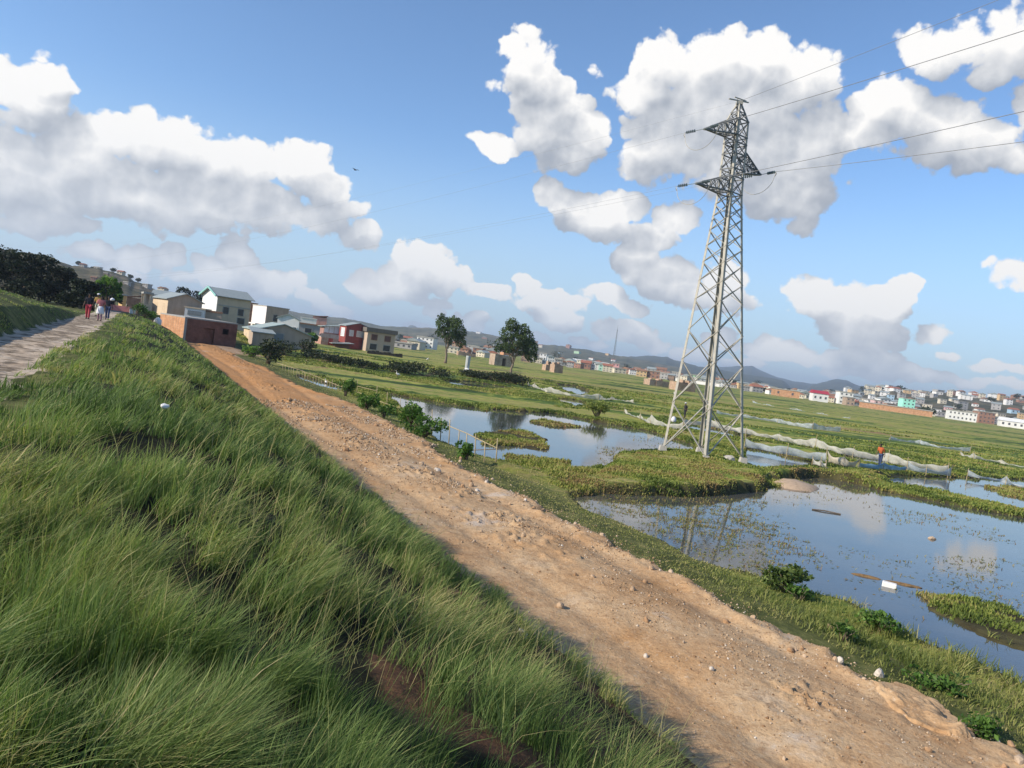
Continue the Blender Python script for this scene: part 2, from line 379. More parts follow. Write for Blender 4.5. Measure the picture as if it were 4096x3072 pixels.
def height(x, y, detail=True):
    x = np.asarray(x, float); y = np.asarray(y, float); s, t = st(x, y); r = np.hypot(x, y)
    wob = fbm(t*.12, t*0, 3, 5)*1.1*sst(s, 2, 12)
    h = np.interp(s+wob*.6, DS, DZ)
    # the mound left of the path dies away towards the trees
    mo = np.interp(s, [-9, -3.7], [1, 0])*sst(t, 78, 36); m = s < -3.6
    h = np.where(m, 3.08+(h-3.08)*np.clip(sst(t, 80, 40), 0, 1), h)
    # village ground rising behind the brick hut
    v = .35+2.5*sst(t, 106, 132)*sst(s, 30, 7)+1.1*sst(t, 140, 165)*sst(s, 34, 10)*0
    v = np.maximum(v, .75*sst(t, 95, 112)*sst(s, 50, 34))
    h = np.where(s > -2, np.maximum(h, v*sst(t, 96, 110)), h)
    h = h+.0008*np.maximum(r-250, 0)*.4
    if detail:
        h = h+fbm(x*.5, y*.5, 4, 1)*.16*np.clip(1-np.abs(s-8)/3.0, .25, 1)*sst(r, 200, 60)
        h = h+fbm(x*2.2, y*2.2, 3, 2)*.10*sst(r, 60, 10)*(s < 5.6)*1.0
        h = h+fbm(x*.9+3, y*.9, 3, 12)*.24*(s > -1.5)*(s < 5.0)
    # paddies: low bunds
    pad = (s > 16)
    bund = np.clip(1-np.abs(((y+x*.12+fbm(x*.02, y*.02, 2, 8)*30) % 19)-9.5)/.7, 0, 1)
    h = h+pad*bund*.22*sst(y, 40, 70)
    jit = fbm(x*.7, y*.7, 4, 3)*(.8+.006*r)+fbm(x*3, y*3, 2, 4)*.25
    b = polys_sd(x, y, BUND); h = np.maximum(h, .16+sst(b+jit*.5, -.5, .25)*(.27+fbm(x*.8, y*.8, 3, 31)*.3))
    d = polys_sd(x, y, PONDS); dj = d+jit*.55
    w = sst(dj, -.28, .22); h = h*(1-w)+(-.22)*w
    mr = polys_sd(x, y, MARSH)+jit*1.2; wm = sst(mr, -.35, .2); h = np.where(d > -.5, h*(1-wm)+.05*wm, h)
    return h
def H(x, y): return float(height(np.array([x]), np.array([y]))[0])
def PH(px, py, guess=.4):
    z = guess
    for _ in range(8):
        p = P(px, py, z); z = .5*z+.5*H(p.x, p.y)
    return Vector((p.x, p.y, H(p.x, p.y)))

def build_ground():
    az = np.concatenate([np.arange(-180, -44, 3.0), np.arange(-44, 42, .11), np.arange(42, 180.1, 3.0)])
    az[0] = -180; r = np.concatenate([[.05, .5, 1.0], 1.4*np.exp(np.arange(0, 8.45, .0102))]); r = np.concatenate([r, [9000, 14000]])
    A, Rr = np.meshgrid(np.radians(az), r); x = Rr*np.sin(A); y = Rr*np.cos(A)
    z = height(x, y); z = np.where(Rr > 4000, z-3, z)
    s, t = st(x, y)
    nr, na = A.shape; idx = np.arange(nr*na).reshape(nr, na)
    F = np.stack([idx[:-1, :-1], idx[:-1, 1:], idx[1:, 1:], idx[1:, :-1]], -1).reshape(-1, 4)
    d = polys_sd(x, y, PONDS); b = polys_sd(x, y, BUND)
    wet = sst(d, -1.2, .2)
    # bare earth: foot path on the dike, trampled yard by the hut, scraped foot of the bank
    e = fbm(x*1.1, y*1.1, 4, 21)*1.3
    bare = sst(s+e*.45, -3.75, -3.3)*sst(s+e*.6, -1.35, -1.9)
    bare = np.maximum(bare, .9*sst(s+e, 4.1, 4.9)*sst(s, 7, 5.5))
    bare = np.maximum(bare, sst(np.abs(s-18+e*3-(t-110)*.2), 11, 6)*sst(np.abs(t-98+e*3), 6, 3)*.9*(s > 8))
    bare = np.maximum(bare, sst(np.abs(s-7+e*2), 7, 4)*sst(t+e*3, 82, 90)*sst(t, 112, 104)*.8)
    bare = np.maximum(bare, sst(fbm(x*.4+9, y*.4, 3, 22), .22, .34)*(s > -1.5)*(s < 5)*sst(t, 40, 10)*.9)
    bare = np.maximum(bare, sst(s, 5.9, 6.6)*sst(s, 10.2, 9.4)*sst(t, 106, 98))
    plain = sst(s, 11.5, 15)
    o = mesh_np('ground', np.stack([x, y, z], -1).reshape(-1, 3), [F[:, ::-1]], None, smooth=True,
                attrs={'wet': wet.ravel(), 'bare': bare.ravel(), 'plain': plain.ravel(), 'pathway': (s < -1).ravel(), 'redsoil_shade': (sst(s, -1, 0)*sst(s, 5.9, 5.2)).ravel()})
    N = mat('ground_surface', .95, .15); p = geo_pos(N); sp = N.new('ShaderNodeSeparateXYZ'); N.put(sp.inputs[0], p)
    # grass of dike and verge
    n = N.noise(p, 1.3, 6, .65); grass = N.mix(attr(N, 'redsoil_shade'), N.ramp(n, [(.3, (.030, .038, .012)), (.48, (.075, .085, .024)), (.62, (.15, .15, .05)), (.75, (.20, .16, .075))]), N.ramp(n, [(.35, (.010, .011, .005)), (.6, (.032, .028, .012)), (.75, (.07, .05, .025))]))  # dike ground goes near black: shade of the grass hollows painted in
    # paddies: long bands of green, yellow and brown
    rot = N.new('ShaderNodeVectorRotate', rotation_type='Z_AXIS'); N.put(rot.inputs['Vector'], p); rot.inputs['Angle'].default_value = R(-6)
    q = N.vm('MULTIPLY', rot.outputs[0], (.012, .055, 0)); n1 = N.noise(q, 1.0, 7, .62, dist=.6)
    n2 = N.noise(N.vm('MULTIPLY', rot.outputs[0], (.035, .26, 0)), 1.0, 6, .65)
    n3 = N.noise(p, .7, 6, .7)
    f = N.m('ADD', N.m('MULTIPLY', n1, .46), N.m('ADD', N.m('MULTIPLY', n2, .36), N.m('MULTIPLY', n3, .18)))
    f = N.m('ADD', N.m('MULTIPLY', N.m('SUBTRACT', f, .5), 2.3), .495)
    plc = N.ramp(f, [(.32, (.035, .055, .015)), (.40, (.075, .13, .026)), (.45, (.205, .245, .042)), (.50, (.31, .305, .065)), (.535, (.35, .28, .11)), (.57, (.175, .21, .042)), (.61, (.33, .30, .08)), (.68, (.24, .16, .08))])
    spk = N.mr(N.noise(N.vm('MULTIPLY', p, (1, 2.2, 1)), 1.6, 5, .75), .50, .68, 0, .65); plc = N.mix(spk, plc, (.07, .085, .022))
    c = N.mix(attr(N, 'plain'), grass, plc)
    soil = N.ramp(N.noise(p, .9, 7, .7), [(.3, (.20, .115, .062)), (.5, (.33, .215, .13)), (.65, (.42, .31, .21))])
    soil = N.mix(attr(N, 'pathway'), soil, N.ramp(N.noise(p, 1.1, 7, .72), [(.3, (.30, .225, .16)), (.5, (.47, .375, .28)), (.65, (.56, .47, .37))]))
    soil = N.mix(attr(N, 'redsoil_shade'), soil, N.ramp(N.noise(p, 2.2, 6, .7), [(.35, (.055, .028, .017)), (.6, (.15, .078, .042))]))  # red soil of the bank, darkened to paint its shade in
    bf = N.m('ADD', attr(N, 'bare'), N.m('MULTIPLY', N.m('SUBTRACT', N.noise(p, 2.5, 5, .7), .5), .8)); bf = N.mr(bf, .3, .62)
    c = N.mix(bf, c, soil)
    mud = N.ramp(n, [(.35, (.035, .028, .016)), (.6, (.085, .075, .03))])
    c = N.mix(N.mr(N.m('ADD', attr(N, 'wet'), N.m('MULTIPLY', n3, .5)), .7, 1.1), c, mud)
    N.put(N.b.inputs['Base Color'], c)
    bump(N, N.m('ADD', N.noise(p, 3.5, 7, .7), N.m('MULTIPLY', N.noise(p, .5, 4, .6), 1.5)), .7, .12)
    o.data.materials.append(N.mat); tag(o, kind='structure')
    # water
    ws = MB(); ws.box(-70, 160, 6, 190, -.5, 0); w = ws.build('water', None); tag(w, kind='structure')
    N = mat('pond_water', .03, .5); N.b.inputs['IOR'].default_value = 1.45
    p = geo_pos(N); nn = N.noise(p, .35, 4, .6)
    N.put(N.b.inputs['Base Color'], N.ramp(nn, [(.35, (.050, .056, .058)), (.6, (.085, .082, .070))]))
    N.put(N.b.inputs['Roughness'], N.mr(N.noise(p, .25, 4, .6), .4, .7, .02, .07))
    bump(N, N.noise(N.vm('MULTIPLY', p, (1, 1.6, 1)), 4.5, 3, .5), .05, .02)
    w.data.materials.append(N.mat)

def road_terms(S, T, x, y, base):
    wob = fbm(T*.16, T*0+2, 3, 14)*1.2
    right = 10.55+wob+1.0*sst(T, 20, 32)*sst(T, 55, 45)-1.0*sst(T, 55, 85)+fbm(S*1.7, T*1.7, 4, 15)*.9
    left = 5.35+fbm(S*1.5, T*1.5, 4, 16)*.7
    e = np.minimum(S-left, right-S)
    clod = np.clip(fbm(x*6, y*6, 4, 17)-.03, 0, 1)**1.15*.50*sst(fbm(x*.5, y*.8, 3, 18), -.10, .14)
    berm = np.exp(-((S-right+.45)/.3)**2)*(.05+.26*np.clip(fbm(x*3.5, y*3.5, 3, 23), 0, 1))*sst(T, 70, 45)
    ridge = np.exp(-((S-8.1-.5*np.sin(T*.11))/.95)**2)
    z = base+.10+clod*(.10+.95*ridge)+berm*.8+.07*ridge+fbm(x*1.5, y*1.5, 4, 19)*.07+fbm(x*14, y*14, 2, 29)*.010-.05*np.exp(-((S-6.9-.3*np.sin(T*.13))/.28)**2)-.05*np.exp(-((S-9.5-.3*np.sin(T*.12+1))/.3)**2)
    z = base+(z-base)*sst(e, -.12, .35)-.10*sst(e, .1, -.12)
    return z, e, clod, ridge
def roadz(x, y):
    s, t = st(x, y); base = height(x, y); z, e, c, r = road_terms(s, t, x, y, base); return np.where(e > -.05, np.maximum(z, base), base)
def build_road():
    tt = np.concatenate([-3+np.cumsum(np.linspace(.030, .20, 900))])
    ss = np.arange(4.9, 12.6, .045); S, T = np.meshgrid(ss, tt)
    x, y = xy(S, T); base = height(x, y); z, e, clod, ridge = road_terms(S, T, x, y, base)
    n, m = S.shape; idx = np.arange(n*m).reshape(n, m)
    F = np.stack([idx[:-1, :-1], idx[:-1, 1:], idx[1:, 1:], idx[1:, :-1]], -1).reshape(-1, 4)
    keep = (e.ravel()[F] > -.2).all(1) & (T.ravel()[F] < 103).all(1); F = F[keep]
    o = mesh_np('dirt_road', np.stack([x, y, z], -1).reshape(-1, 3), [F], None, smooth=True, attrs={'clod': clod.ravel()*3, 'ridge': ridge.ravel(), 'far': T.ravel()/100})
    N = mat('laterite_dirt', .95, .12); p = geo_pos(N)
    a = N.noise(p, .55, 7, .68); b_ = N.noise(N.vm('MULTIPLY', p, (1, 1, 1)), 5, 6, .7)
    c = N.ramp(a, [(.3, (.37, .205, .090)), (.45, (.47, .295, .155)), (.58, (.50, .345, .20)), (.72, (.53, .40, .27))])
    c = N.mix(N.mr(b_, .45, .7, 0, .6), c, (.29, .165, .085)); sp_ = N.noise(p, 16, 3, .6); c = N.mix(N.mr(sp_, .56, .68, 0, .5), c, (.20, .115, .06)); c = N.mix(N.mr(sp_, .42, .30, 0, .4), c, (.60, .50, .38))
    orange = N.mr(N.m('ADD', attr(N, 'far'), N.m('MULTIPLY', N.m('SUBTRACT', N.noise(p, .16, 4, .6), .5), .7)), .22, .52)
    c = N.mix(N.m('MULTIPLY', orange, .8), c, (.42, .20, .072))
    grey = N.mr(N.noise(N.vm('MULTIPLY', p, (.6, .6, 1)), .9, 5, .65), .60, .74, 0, .55); c = N.mix(grey, c, (.50, .46, .42))
    N.put(N.b.inputs['Base Color'], c)
    bump(N, N.m('ADD', b_, N.m('MULTIPLY', N.noise(p, 22, 4, .7), .35)), .8, .05)
    o.data.materials.append(N.mat); tag(o, kind='structure')
    return o
build_ground(); ROAD = build_road()
# ------------------------------------------------------------------ vegetation
def inview(x, y, m=60):
    q = np.stack([x, y, np.full_like(x, .5)-CAMZ], -1) @ np.array(CR)
    w = -q[:, 2]; px = 512+FPX*q[:, 0]/np.maximum(w, 1e-3); py = 384-FPX*q[:, 1]/np.maximum(w, 1e-3)
    return (w > .2) & (px > -m) & (px < 1024+m) & (py > -m) & (py < 768+m*6)
def blades(name, x, y, L, W, lean, leandir, rnd, m, droop=1.7, parent=None, z=None, spread=.5):
    n = len(x); z = height(x, y)-.02 if z is None else z
    a = rng.uniform(0, 2*np.pi, n); wx = np.cos(a)*W*.5; wy = np.sin(a)*W*.5
    ld = leandir+rng.normal(0, spread, n); lx = np.sin(ld); ly = np.cos(ld)
    rows = []
    for tau, k in ((0, 1), (.4, .9), (.75, .6), (1, 0)):
        off = L*lean*tau**droop; up = L*tau*np.sqrt(np.clip(1-(lean*.75)**2, .08, 1))*(1-.22*lean*tau)
        c = np.stack([x+lx*off, y+ly*off, z+up], -1)
        if k: w = np.stack([wx*k, wy*k, wx*0], -1); rows += [c-w, c+w]
        else: rows += [c]
    V = np.stack(rows, 1); b = np.arange(n)[:, None]*7
    Q = np.concatenate([b+np.array([[0, 1, 3, 2]]), b+np.array([[2, 3, 5, 4]])]); T = b+np.array([[4, 5, 6]])
    return mesh_np(name, V.reshape(-1, 3), [Q, T], m, attrs={'rnd': np.repeat(rnd, 7)}, parent=parent)
def polar(n, r0, r1, a0, a1, p=1.0):
    r = r0*(r1/r0)**(rng.random(n)**p); a = np.radians(rng.uniform(a0, a1, n)); return r*np.sin(a), r*np.cos(a)
GRASS = foliage([(0, (.020, .036, .009)), (.22, (.064, .108, .026)), (.45, (.128, .195, .054)), (.68, (.22, .29, .09)), (.85, (.30, .32, .11)), (1, (.48, .40, .20))], .36)
TURF = foliage([(0, (.05, .07, .016)), (.35, (.13, .165, .038)), (.6, (.24, .255, .07)), (.85, (.34, .31, .11)), (1, (.46, .38, .18))], .3)
REED = foliage([(0, (.040, .060, .014)), (.3, (.11, .15, .03)), (.55, (.23, .27, .055)), (.78, (.33, .29, .09)), (1, (.24, .15, .075))], .3)

# long grass of the dike, bent by the wind, in tussocks with hollows between them
def dike_grass(N0, r0, r1, az0, az1, pw, seed):
    x, y = polar(N0, r0, r1, az0, az1, pw); s, t = st(x, y); r = np.hypot(x, y)
    ok = inview(x, y, 130) & (((s > -2.1) & (s < 5.9)) | ((s < -3.5) & (s > -15) & (t < 82)))
    x, y, s, t, r = [q[ok] for q in (x, y, s, t, r)]
    # gather into tussocks
    cell = .23+.012*r; ci = np.floor(x/cell); cj = np.floor(y/cell); hsh = lambda k: _h(np.sin(ci*127.1+cj*311.7+k*74.7)*43758.5453)
    cx = (ci+hsh(1))*cell; cy = (cj+hsh(2))*cell; pull = .50*rng.random(len(x)); ux, uy = x-cx, y-cy; x = x-ux*pull; y = y-uy*pull; s, t = st(x, y)
    h1 = fbm(x*.95+4, y*.95, 4, 41); h2 = fbm(x*2.6, y*2.6, 3, 42); gl = fbm(x*.28, y*.28, 3, 43); hs = hsh(3)-.5
    edge = fbm(x*1.3, y*1.3, 3, 44)*1.1; bare_n = fbm(x*.4+9, y*.4, 3, 22)
    tall = np.clip((h1*1.35+h2*.9+hs*.16+.105)*3.8, 0, 1.2)
    mid = (s > -1.75-edge*.4) & (s < 5.3+edge*.5) & (rng.random(len(x)) < .10+1.1*tall) & ((bare_n < .17) | (rng.random(len(x)) < .5) | (s > 5) | (r > 25))
    mo = (s < -3.7+edge*.3) & (rng.random(len(x)) < .9)
    ok = mid | mo; x, y, s, t, r, h1, h2, gl, hs, tall, ux, uy, cell = [q[ok] for q in (x, y, s, t, r, h1, h2, gl, hs, tall, ux, uy, cell)]; n = len(x)
    L = (.06+.35*tall)*rng.uniform(.5, 1.35, n)*(1+.5*hs)
    L = np.clip(L*(.82+.25*hs), .05, .46)*np.where(s < -3.5, .6, 1)*np.where(s < -1.1, .55, 1)*(1-.35*sst(r, 14, 45))*(1-.35*sst(s, 3.6, 4.8))
    W = np.maximum(.0036, r*.00092)*rng.uniform(.6, 1.2, n)*(1+1.3*(rng.random(n) < .06))
    rnd = np.clip(.50+.16*(tall-.6)+.75*gl+.30*hs+.35*h2+rng.normal(0, .13, n)+(rng.random(n) < .07)*.34, .02, 1)
    lean = np.clip(.42+.9*hs+.25*h2+rng.normal(0, .24, n), .02, .95)
    wx = np.sin(np.radians(72)+gl*2.5+h2*2.2)+.75*ux/cell+.3*hs; wy = np.cos(np.radians(72)+gl*2.5+h2*2.2)+.75*uy/cell
    return x, y, L, W, lean, np.arctan2(wx, wy), rnd
G_ = dike_grass(760000, .8, 95, -62, 46, .90, 1)
o = blades('long_grass', *G_, GRASS, spread=.75); tag(o, 'long wind bent green grass covering the dike slope', 'grass', kind='stuff')

# dry seed stalks standing over the grass
x, y = polar(9000, 1.6, 26, -60, 44); s, t = st(x, y); ok = inview(x, y, 60) & (s > -1.4) & (s < 4.9) & (fbm(x*.6, y*.6, 3, 47) > -.02); x, y = x[ok], y[ok]; n = len(x); r = np.hypot(x, y)
o = blades('dry_stalks', x, y, rng.uniform(.3, .72, n), np.maximum(.003, r*.0007), rng.uniform(.2, .9, n), np.full(n, R(80)), rng.uniform(.84, 1, n), GRASS, spread=1.2)
tag(o, 'thin straw coloured stalks scattered over the dike grass', 'grass', kind='stuff')

# short turf of the verge and lush growth at its near end
x, y = polar(360000, 8, 95, -50, 44, .9); s, t = st(x, y); e = fbm(x*.8, y*.8, 4, 51)*1.2
h0 = height(x, y)
ok = inview(x, y, 60) & (s > 10.9+e) & (s < 17) & (h0 > .03) & (fbm(x*2, y*2, 3, 52) > -.20); x, y, s, t, h0 = [q[ok] for q in (x, y, s, t, h0)]
n = len(x); r = np.hypot(x, y); lush = sst(t, 14.5, 8)*sst(s, 11.0, 12.2)
L = (.030+.035*rng.random(n))*(1+4.2*lush*np.clip(.7+2*fbm(x*1.5, y*1.5, 3, 53), .2, 2))*(1+.5*sst(h0, .2, .06))
rnd = np.clip(.72+.8*fbm(x*.7, y*.7, 4, 54)+rng.normal(0, .12, n)-.32*lush+(rng.random(n) < .08)*.3, .02, 1)
o = blades('verge_grass', x, y, L, np.maximum(.005, r*.00105)*rng.uniform(.6, 1.3, n), np.clip(rng.normal(.6, .3, n), .05, .95), np.full(n, R(90)), rnd, TURF, z=h0-.01, spread=1.6)
tag(o, 'short yellowish green turf between the dirt road and the ponds', 'grass', kind='stuff')

# rough growth on bunds, islets and pond margins
x, y = polar(900000, 20, 150, -34, 36, .8); jw = inview(x, y, 20); x, y = x[jw], y[jw]; s, t = st(x, y); h0 = height(x, y)
d = polys_sd(x, y, PONDS); b = polys_sd(x, y, BUND); c = fbm(x*.8, y*.8, 4, 61)
near = (s > 14) & (h0 > -.02) & ((d > -2.2) | (b > -.6))
lush = (s > 14) & (h0 > .1) & (fbm(x*.05+3, y*.16, 4, 62) > .03) & (rng.random(len(x)) < .6)
ok = (near & (c > -.16)) | (lush & (rng.random(len(x)) < .7))
x, y, s, t, h0, d, b, c = [q[ok] for q in (x, y, s, t, h0, d, b, c)]; n = len(x); r = np.hypot(x, y)
L = np.where(b > -.5, .06+.20*np.clip(c+.10, 0, .6), np.where(d > -2.2, .10+.32*np.clip(c+.05, 0, .5), .16))*rng.uniform(.6, 1.4, n)
rnd = np.clip(.46+1.3*fbm(x*.3, y*.6, 4, 63)+.16*(b > -.4)+rng.normal(0, .12, n)+.14*(h0 < .06), .02, 1)
o = blades('marsh_grass', x, y, L, r*.0016*rng.uniform(.7, 1.4, n), np.clip(rng.normal(.4, .22, n), .03, .9), np.full(n, R(90)), rnd, REED, z=h0-.02, spread=1.8)
tag(o, 'rough green and brown marsh grass on the bunds and pond margins', 'marsh grass', kind='stuff')

# weeds standing and floating in the ponds
def weeds(n0, polyg, thr, seed, L0, k=1.0):
    pp = poly(polyg); lo, hi = pp.min(0), pp.max(0); x = rng.uniform(lo[0], hi[0], n0); y = rng.uniform(lo[1], hi[1], n0)
    sdv = inseg(x, y, pp); ok = (sdv > 0) & (fbm(x*.9, y*.9, 4, seed)*.6+fbm(x*3, y*3, 2, seed+1)*.9+rng.normal(0, .16, len(x))+.12*np.clip(1-sdv/1.5, 0, 1)*-1 > thr); ok &= rng.random(len(x)) < .22; return x[ok], y[ok]
X = [weeds(110000, [(575,492),(700,494),(770,500),(750,530),(700,562),(620,530),(585,510)], .03, 71, .2),
     weeds(90000, [(640,510),(780,515),(830,560),(800,592),(740,580),(690,562)], .12, 73, .2),
     weeds(30000, [(765,478),(850,478),(880,496),(830,505),(765,505)], .06, 75, .2),
     weeds(26000, [(860,500),(985,520),(1020,545),(950,535),(870,520)], .16, 77, .2),
     weeds(50000, [(930,555),(1100,560),(1100,640),(1000,620),(930,590)], .05, 79, .2),
     weeds(20000, [(595,445),(640,450),(615,470),(598,466)], .03, 81, .2),
     weeds(26000, [(800,540),(960,560),(960,620),(850,620)], .22, 83, .2),
     weeds(9000, [(620,432),(690,440),(690,450),(640,447)], .10, 85, .2), weeds(9000, [(880,478),(1020,480),(1030,505),(960,495)], .14, 87, .2)]
x = np.concatenate([a for a, b in X]); y = np.concatenate([b for a, b in X]); n = len(x); r = np.hypot(x, y)
k = rng.random(n) < .5
o = blades('water_weeds', x[k], y[k], rng.uniform(.03, .13, k.sum()), r[k]*.0009+.003, rng.uniform(.2, .95, k.sum()), np.full(k.sum(), 1.5), np.clip(rng.normal(.88, .12, k.sum()), 0, 1), REED, z=np.full(k.sum(), -.02), spread=3)
tag(o, 'brown dying weed stems standing out of the near pond', 'water weeds', kind='stuff')
k = ~k; x, y = x[k], y[k]; n = len(x); a = rng.uniform(0, 6.28, n); l = rng.uniform(.02, .07, n); w = l*rng.uniform(.25, .7, n)
dx, dy = np.cos(a), np.sin(a); z = rng.uniform(.004, .02, n)
V = np.stack([np.stack([x-dx*l, y-dy*l, z], -1), np.stack([x-dy*w, y+dx*w, z+.004], -1), np.stack([x+dx*l, y+dy*l, z], -1), np.stack([x+dy*w, y-dx*w, z-.002], -1)], 1).reshape(-1, 3)
o = mesh_np('floating_leaves', V, [np.arange(4*n).reshape(-1, 4)], REED, attrs={'rnd': np.repeat(np.clip(rng.normal(.7, .2, n), 0, 1), 4)})
tag(o, 'small dead leaves and scum floating on the ponds', 'floating leaves', kind='stuff')

# ---- trees and shrubs
def leafmesh(name, blobs, n, size, m, parent, seed=0, flat=0.0, hollow=.45, aspect=.55, tone=0.0, inner=.3):
    g = np.random.default_rng(seed); c = np.array([b[:3] for b in blobs], float); rr = np.array([b[3:6] for b in blobs], float)
    vol = (rr[:, 0]*rr[:, 1]*rr[:, 2])**(.72); k = g.choice(len(blobs), n, p=vol/vol.sum())
    d = g.normal(size=(n, 3)); d /= np.linalg.norm(d, axis=1)[:, None]; rad = (hollow+(1-hollow)*g.random(n)**.6)
    bump_ = 1+.28*(fbm(d[:, 0]*2.5+k*3.1, d[:, 1]*2.5+d[:, 2]*2.1, 3, seed % 97)*2)
    p = c[k]+d*rad[:, None]*rr[k]*bump_[:, None]
    cl = fbm(p[:, 0]*1.1/size*.25+k, p[:, 2]*1.1/size*.25+p[:, 1]*.2/size, 3, 5)
    keep = cl > -.14; p, d, k, cl = p[keep], d[keep], k[keep], cl[keep]; n = len(p)
    u = g.normal(size=(n, 3)); u[:, 2] *= (1-flat); u /= np.linalg.norm(u, axis=1)[:, None]
    v = np.cross(u, g.normal(size=(n, 3))*np.array([1, 1, 1-flat*.6])); v /= np.linalg.norm(v, axis=1)[:, None]+1e-9
    L = size*g.uniform(.6, 1.3, n)[:, None]; Wd = L*aspect
    V = np.stack([p-u*L*.5, p+v*Wd*.5-u*L*.05, p+u*L*.5-np.array([0, 0, 1])*L*.12, p-v*Wd*.5-u*L*.05], 1)
    rnd = np.clip(.45+tone+cl*.9+g.normal(0, .14, n), 0, 1)
    return mesh_np(name, V.reshape(-1, 3), [np.arange(4*n).reshape(-1, 4)], m, parent, attrs={'rnd': np.repeat(rnd, 4)})
LEAF = foliage([(0, (.012, .022, .007)), (.4, (.045, .078, .018)), (.7, (.095, .14, .032)), (1, (.17, .21, .06))], .3)
DARKLEAF = foliage([(0, (.006, .011, .005)), (.5, (.014, .024, .009)), (.85, (.032, .045, .014)), (1, (.06, .075, .02))], .15)
BRIGHT = foliage([(0, (.022, .050, .012)), (.4, (.075, .150, .026)), (.75, (.15, .26, .050)), (1, (.26, .35, .10))], .35)
BARK = paint((.20, .155, .11), .9, .25, 3)
def tree(name, loc, Ht, blobs, trunk_r, n, size, label, cat='tree', m=LEAF, group=None, seed=1, trunk_top=.55, lean=(0, 0), flat=0., tone=0.):
    """blobs in units of the tree height around the base"""
    root = empty(name, loc, 0, label, cat, group); q = random.Random(seed)
    B = [(a*Ht, b*Ht, c*Ht, d*Ht, e*Ht, f*Ht) for a, b, c, d, e, f in blobs]
    mb = MB(); top = Vector((lean[0]*Ht, lean[1]*Ht, trunk_top*Ht)); pts = []; nseg = 6
    for i in range(nseg+1):
        k = i/nseg; pts.append(Vector((top.x*k**1.3+q.uniform(-.012, .012)*Ht*(i > 0), top.y*k+q.uniform(-.01, .01)*Ht, top.z*k-.05)))
    mb.tube(pts, [trunk_r*(1.35 if i == 0 else 1-.55*i/nseg) for i in range(nseg+1)], 9)
    for (a, b, c, d, e, f) in B:          # a limb into every clump
        st_ = pts[q.choice([3, 4, 5, 6]) if c > top.z*.7 else q.choice([2, 3])]
        end = Vector((a, b, c-f*.1)); mid = st_.lerp(end, .5)+Vector((q.uniform(-.03, .03), q.uniform(-.03, .03), .03))*Ht
        mb.tube([st_, mid, end], [trunk_r*.45, trunk_r*.28, trunk_r*.08], 6)
        for _ in range(2):
            e2 = end+Vector((q.uniform(-1, 1)*d, q.uniform(-1, 1)*e, q.uniform(-.4, .9)*f))*.75
            mb.tube([mid.lerp(end, .5), e2], [trunk_r*.16, trunk_r*.04], 5)
    mb.build('trunk', BARK, root, True)
    leafmesh('crown', B, n, size, m, root, seed, flat, tone=tone)
    return root
def shrub(name, loc, r, hgt, label, n=700, size=.16, m=BRIGHT, cat='bush', group=None, seed=3, stretch=(1, 1), rot=0, tone=0):
    q = random.Random(seed); root = empty(name, loc, rot, label, cat, group)
    bl = []
    for i in range(6):
        a = q.uniform(0, 6.28); k = q.uniform(.1, .6)
        bl.append((math.cos(a)*r*k*stretch[0], math.sin(a)*r*k*stretch[1], hgt*q.uniform(.35, .75), r*q.uniform(.35, .55)*stretch[0], r*q.uniform(.35, .55)*stretch[1], hgt*q.uniform(.24, .38)))
    mb = MB()
    for b in bl:
        for _ in range(3):
            e = Vector((b[0]+q.uniform(-.6, .6)*b[3], b[1]+q.uniform(-.6, .6)*b[4], b[2]+q.uniform(0, .8)*b[5]))
            mb.tube([(q.uniform(-.08, .08)*r, q.uniform(-.08, .08)*r, -.05), e*.5+Vector((0, 0, .08*hgt)), e], [.018*hgt+.004, .011*hgt+.003, .003], 5)
    mb.build('stem', BARK, root, True)
    leafmesh('foliage', bl, n, size, m, root, seed, .25, .2, .5, tone)
    return root

p1 = P(445, 363.5, .3); d1 = math.hypot(p1.x, p1.y)
T1 = [(-.13,0,.78,.17,.17,.16),(.06,.05,.84,.17,.17,.13),(-.2,0,.93,.08,.08,.07),(.20,0,.68,.15,.15,.16),(.0,-.05,.62,.18,.18,.14),(-.14,.05,.60,.14,.14,.11),(.24,.0,.48,.12,.12,.13),(.0,.05,.46,.09,.1,.08),(.13,-.08,.80,.13,.13,.12),(.14,0,.58,.1,.1,.1)]
c7 = math.cos(R(7.75)); s7 = math.sin(R(7.75))
tree('leafy_tree', (p1.x, p1.y, .15), 11.1, T1, .30, 7000, .38, 'dense leafy tree in the paddies nearest the maroon house, left of two lone trees', seed=5, trunk_top=.55)
p2 = P(511, 376, .3)
T2 = [(-.10,0,.88,.13,.13,.11),(.08,0,.80,.14,.14,.12),(-.12,.05,.72,.17,.17,.13),(.17,0,.70,.13,.13,.14),(.02,-.05,.62,.18,.16,.13),(-.23,0,.55,.11,.12,.11),(.26,0,.52,.14,.14,.13),(.30,0,.38,.12,.12,.09),(.12,.05,.47,.13,.13,.10),(-.12,0,.48,.13,.13,.09),(.22,.0,.62,.12,.12,.10),(-.28,0,.44,.07,.07,.06)]
tree('leafy_tree', (p2.x, p2.y, .15), 11.0, T2, .27, 7600, .38, 'open forked tree in the paddies beside the roofless brick hut, right of two lone trees', seed=9, trunk_top=.42, lean=(-.01, 0))

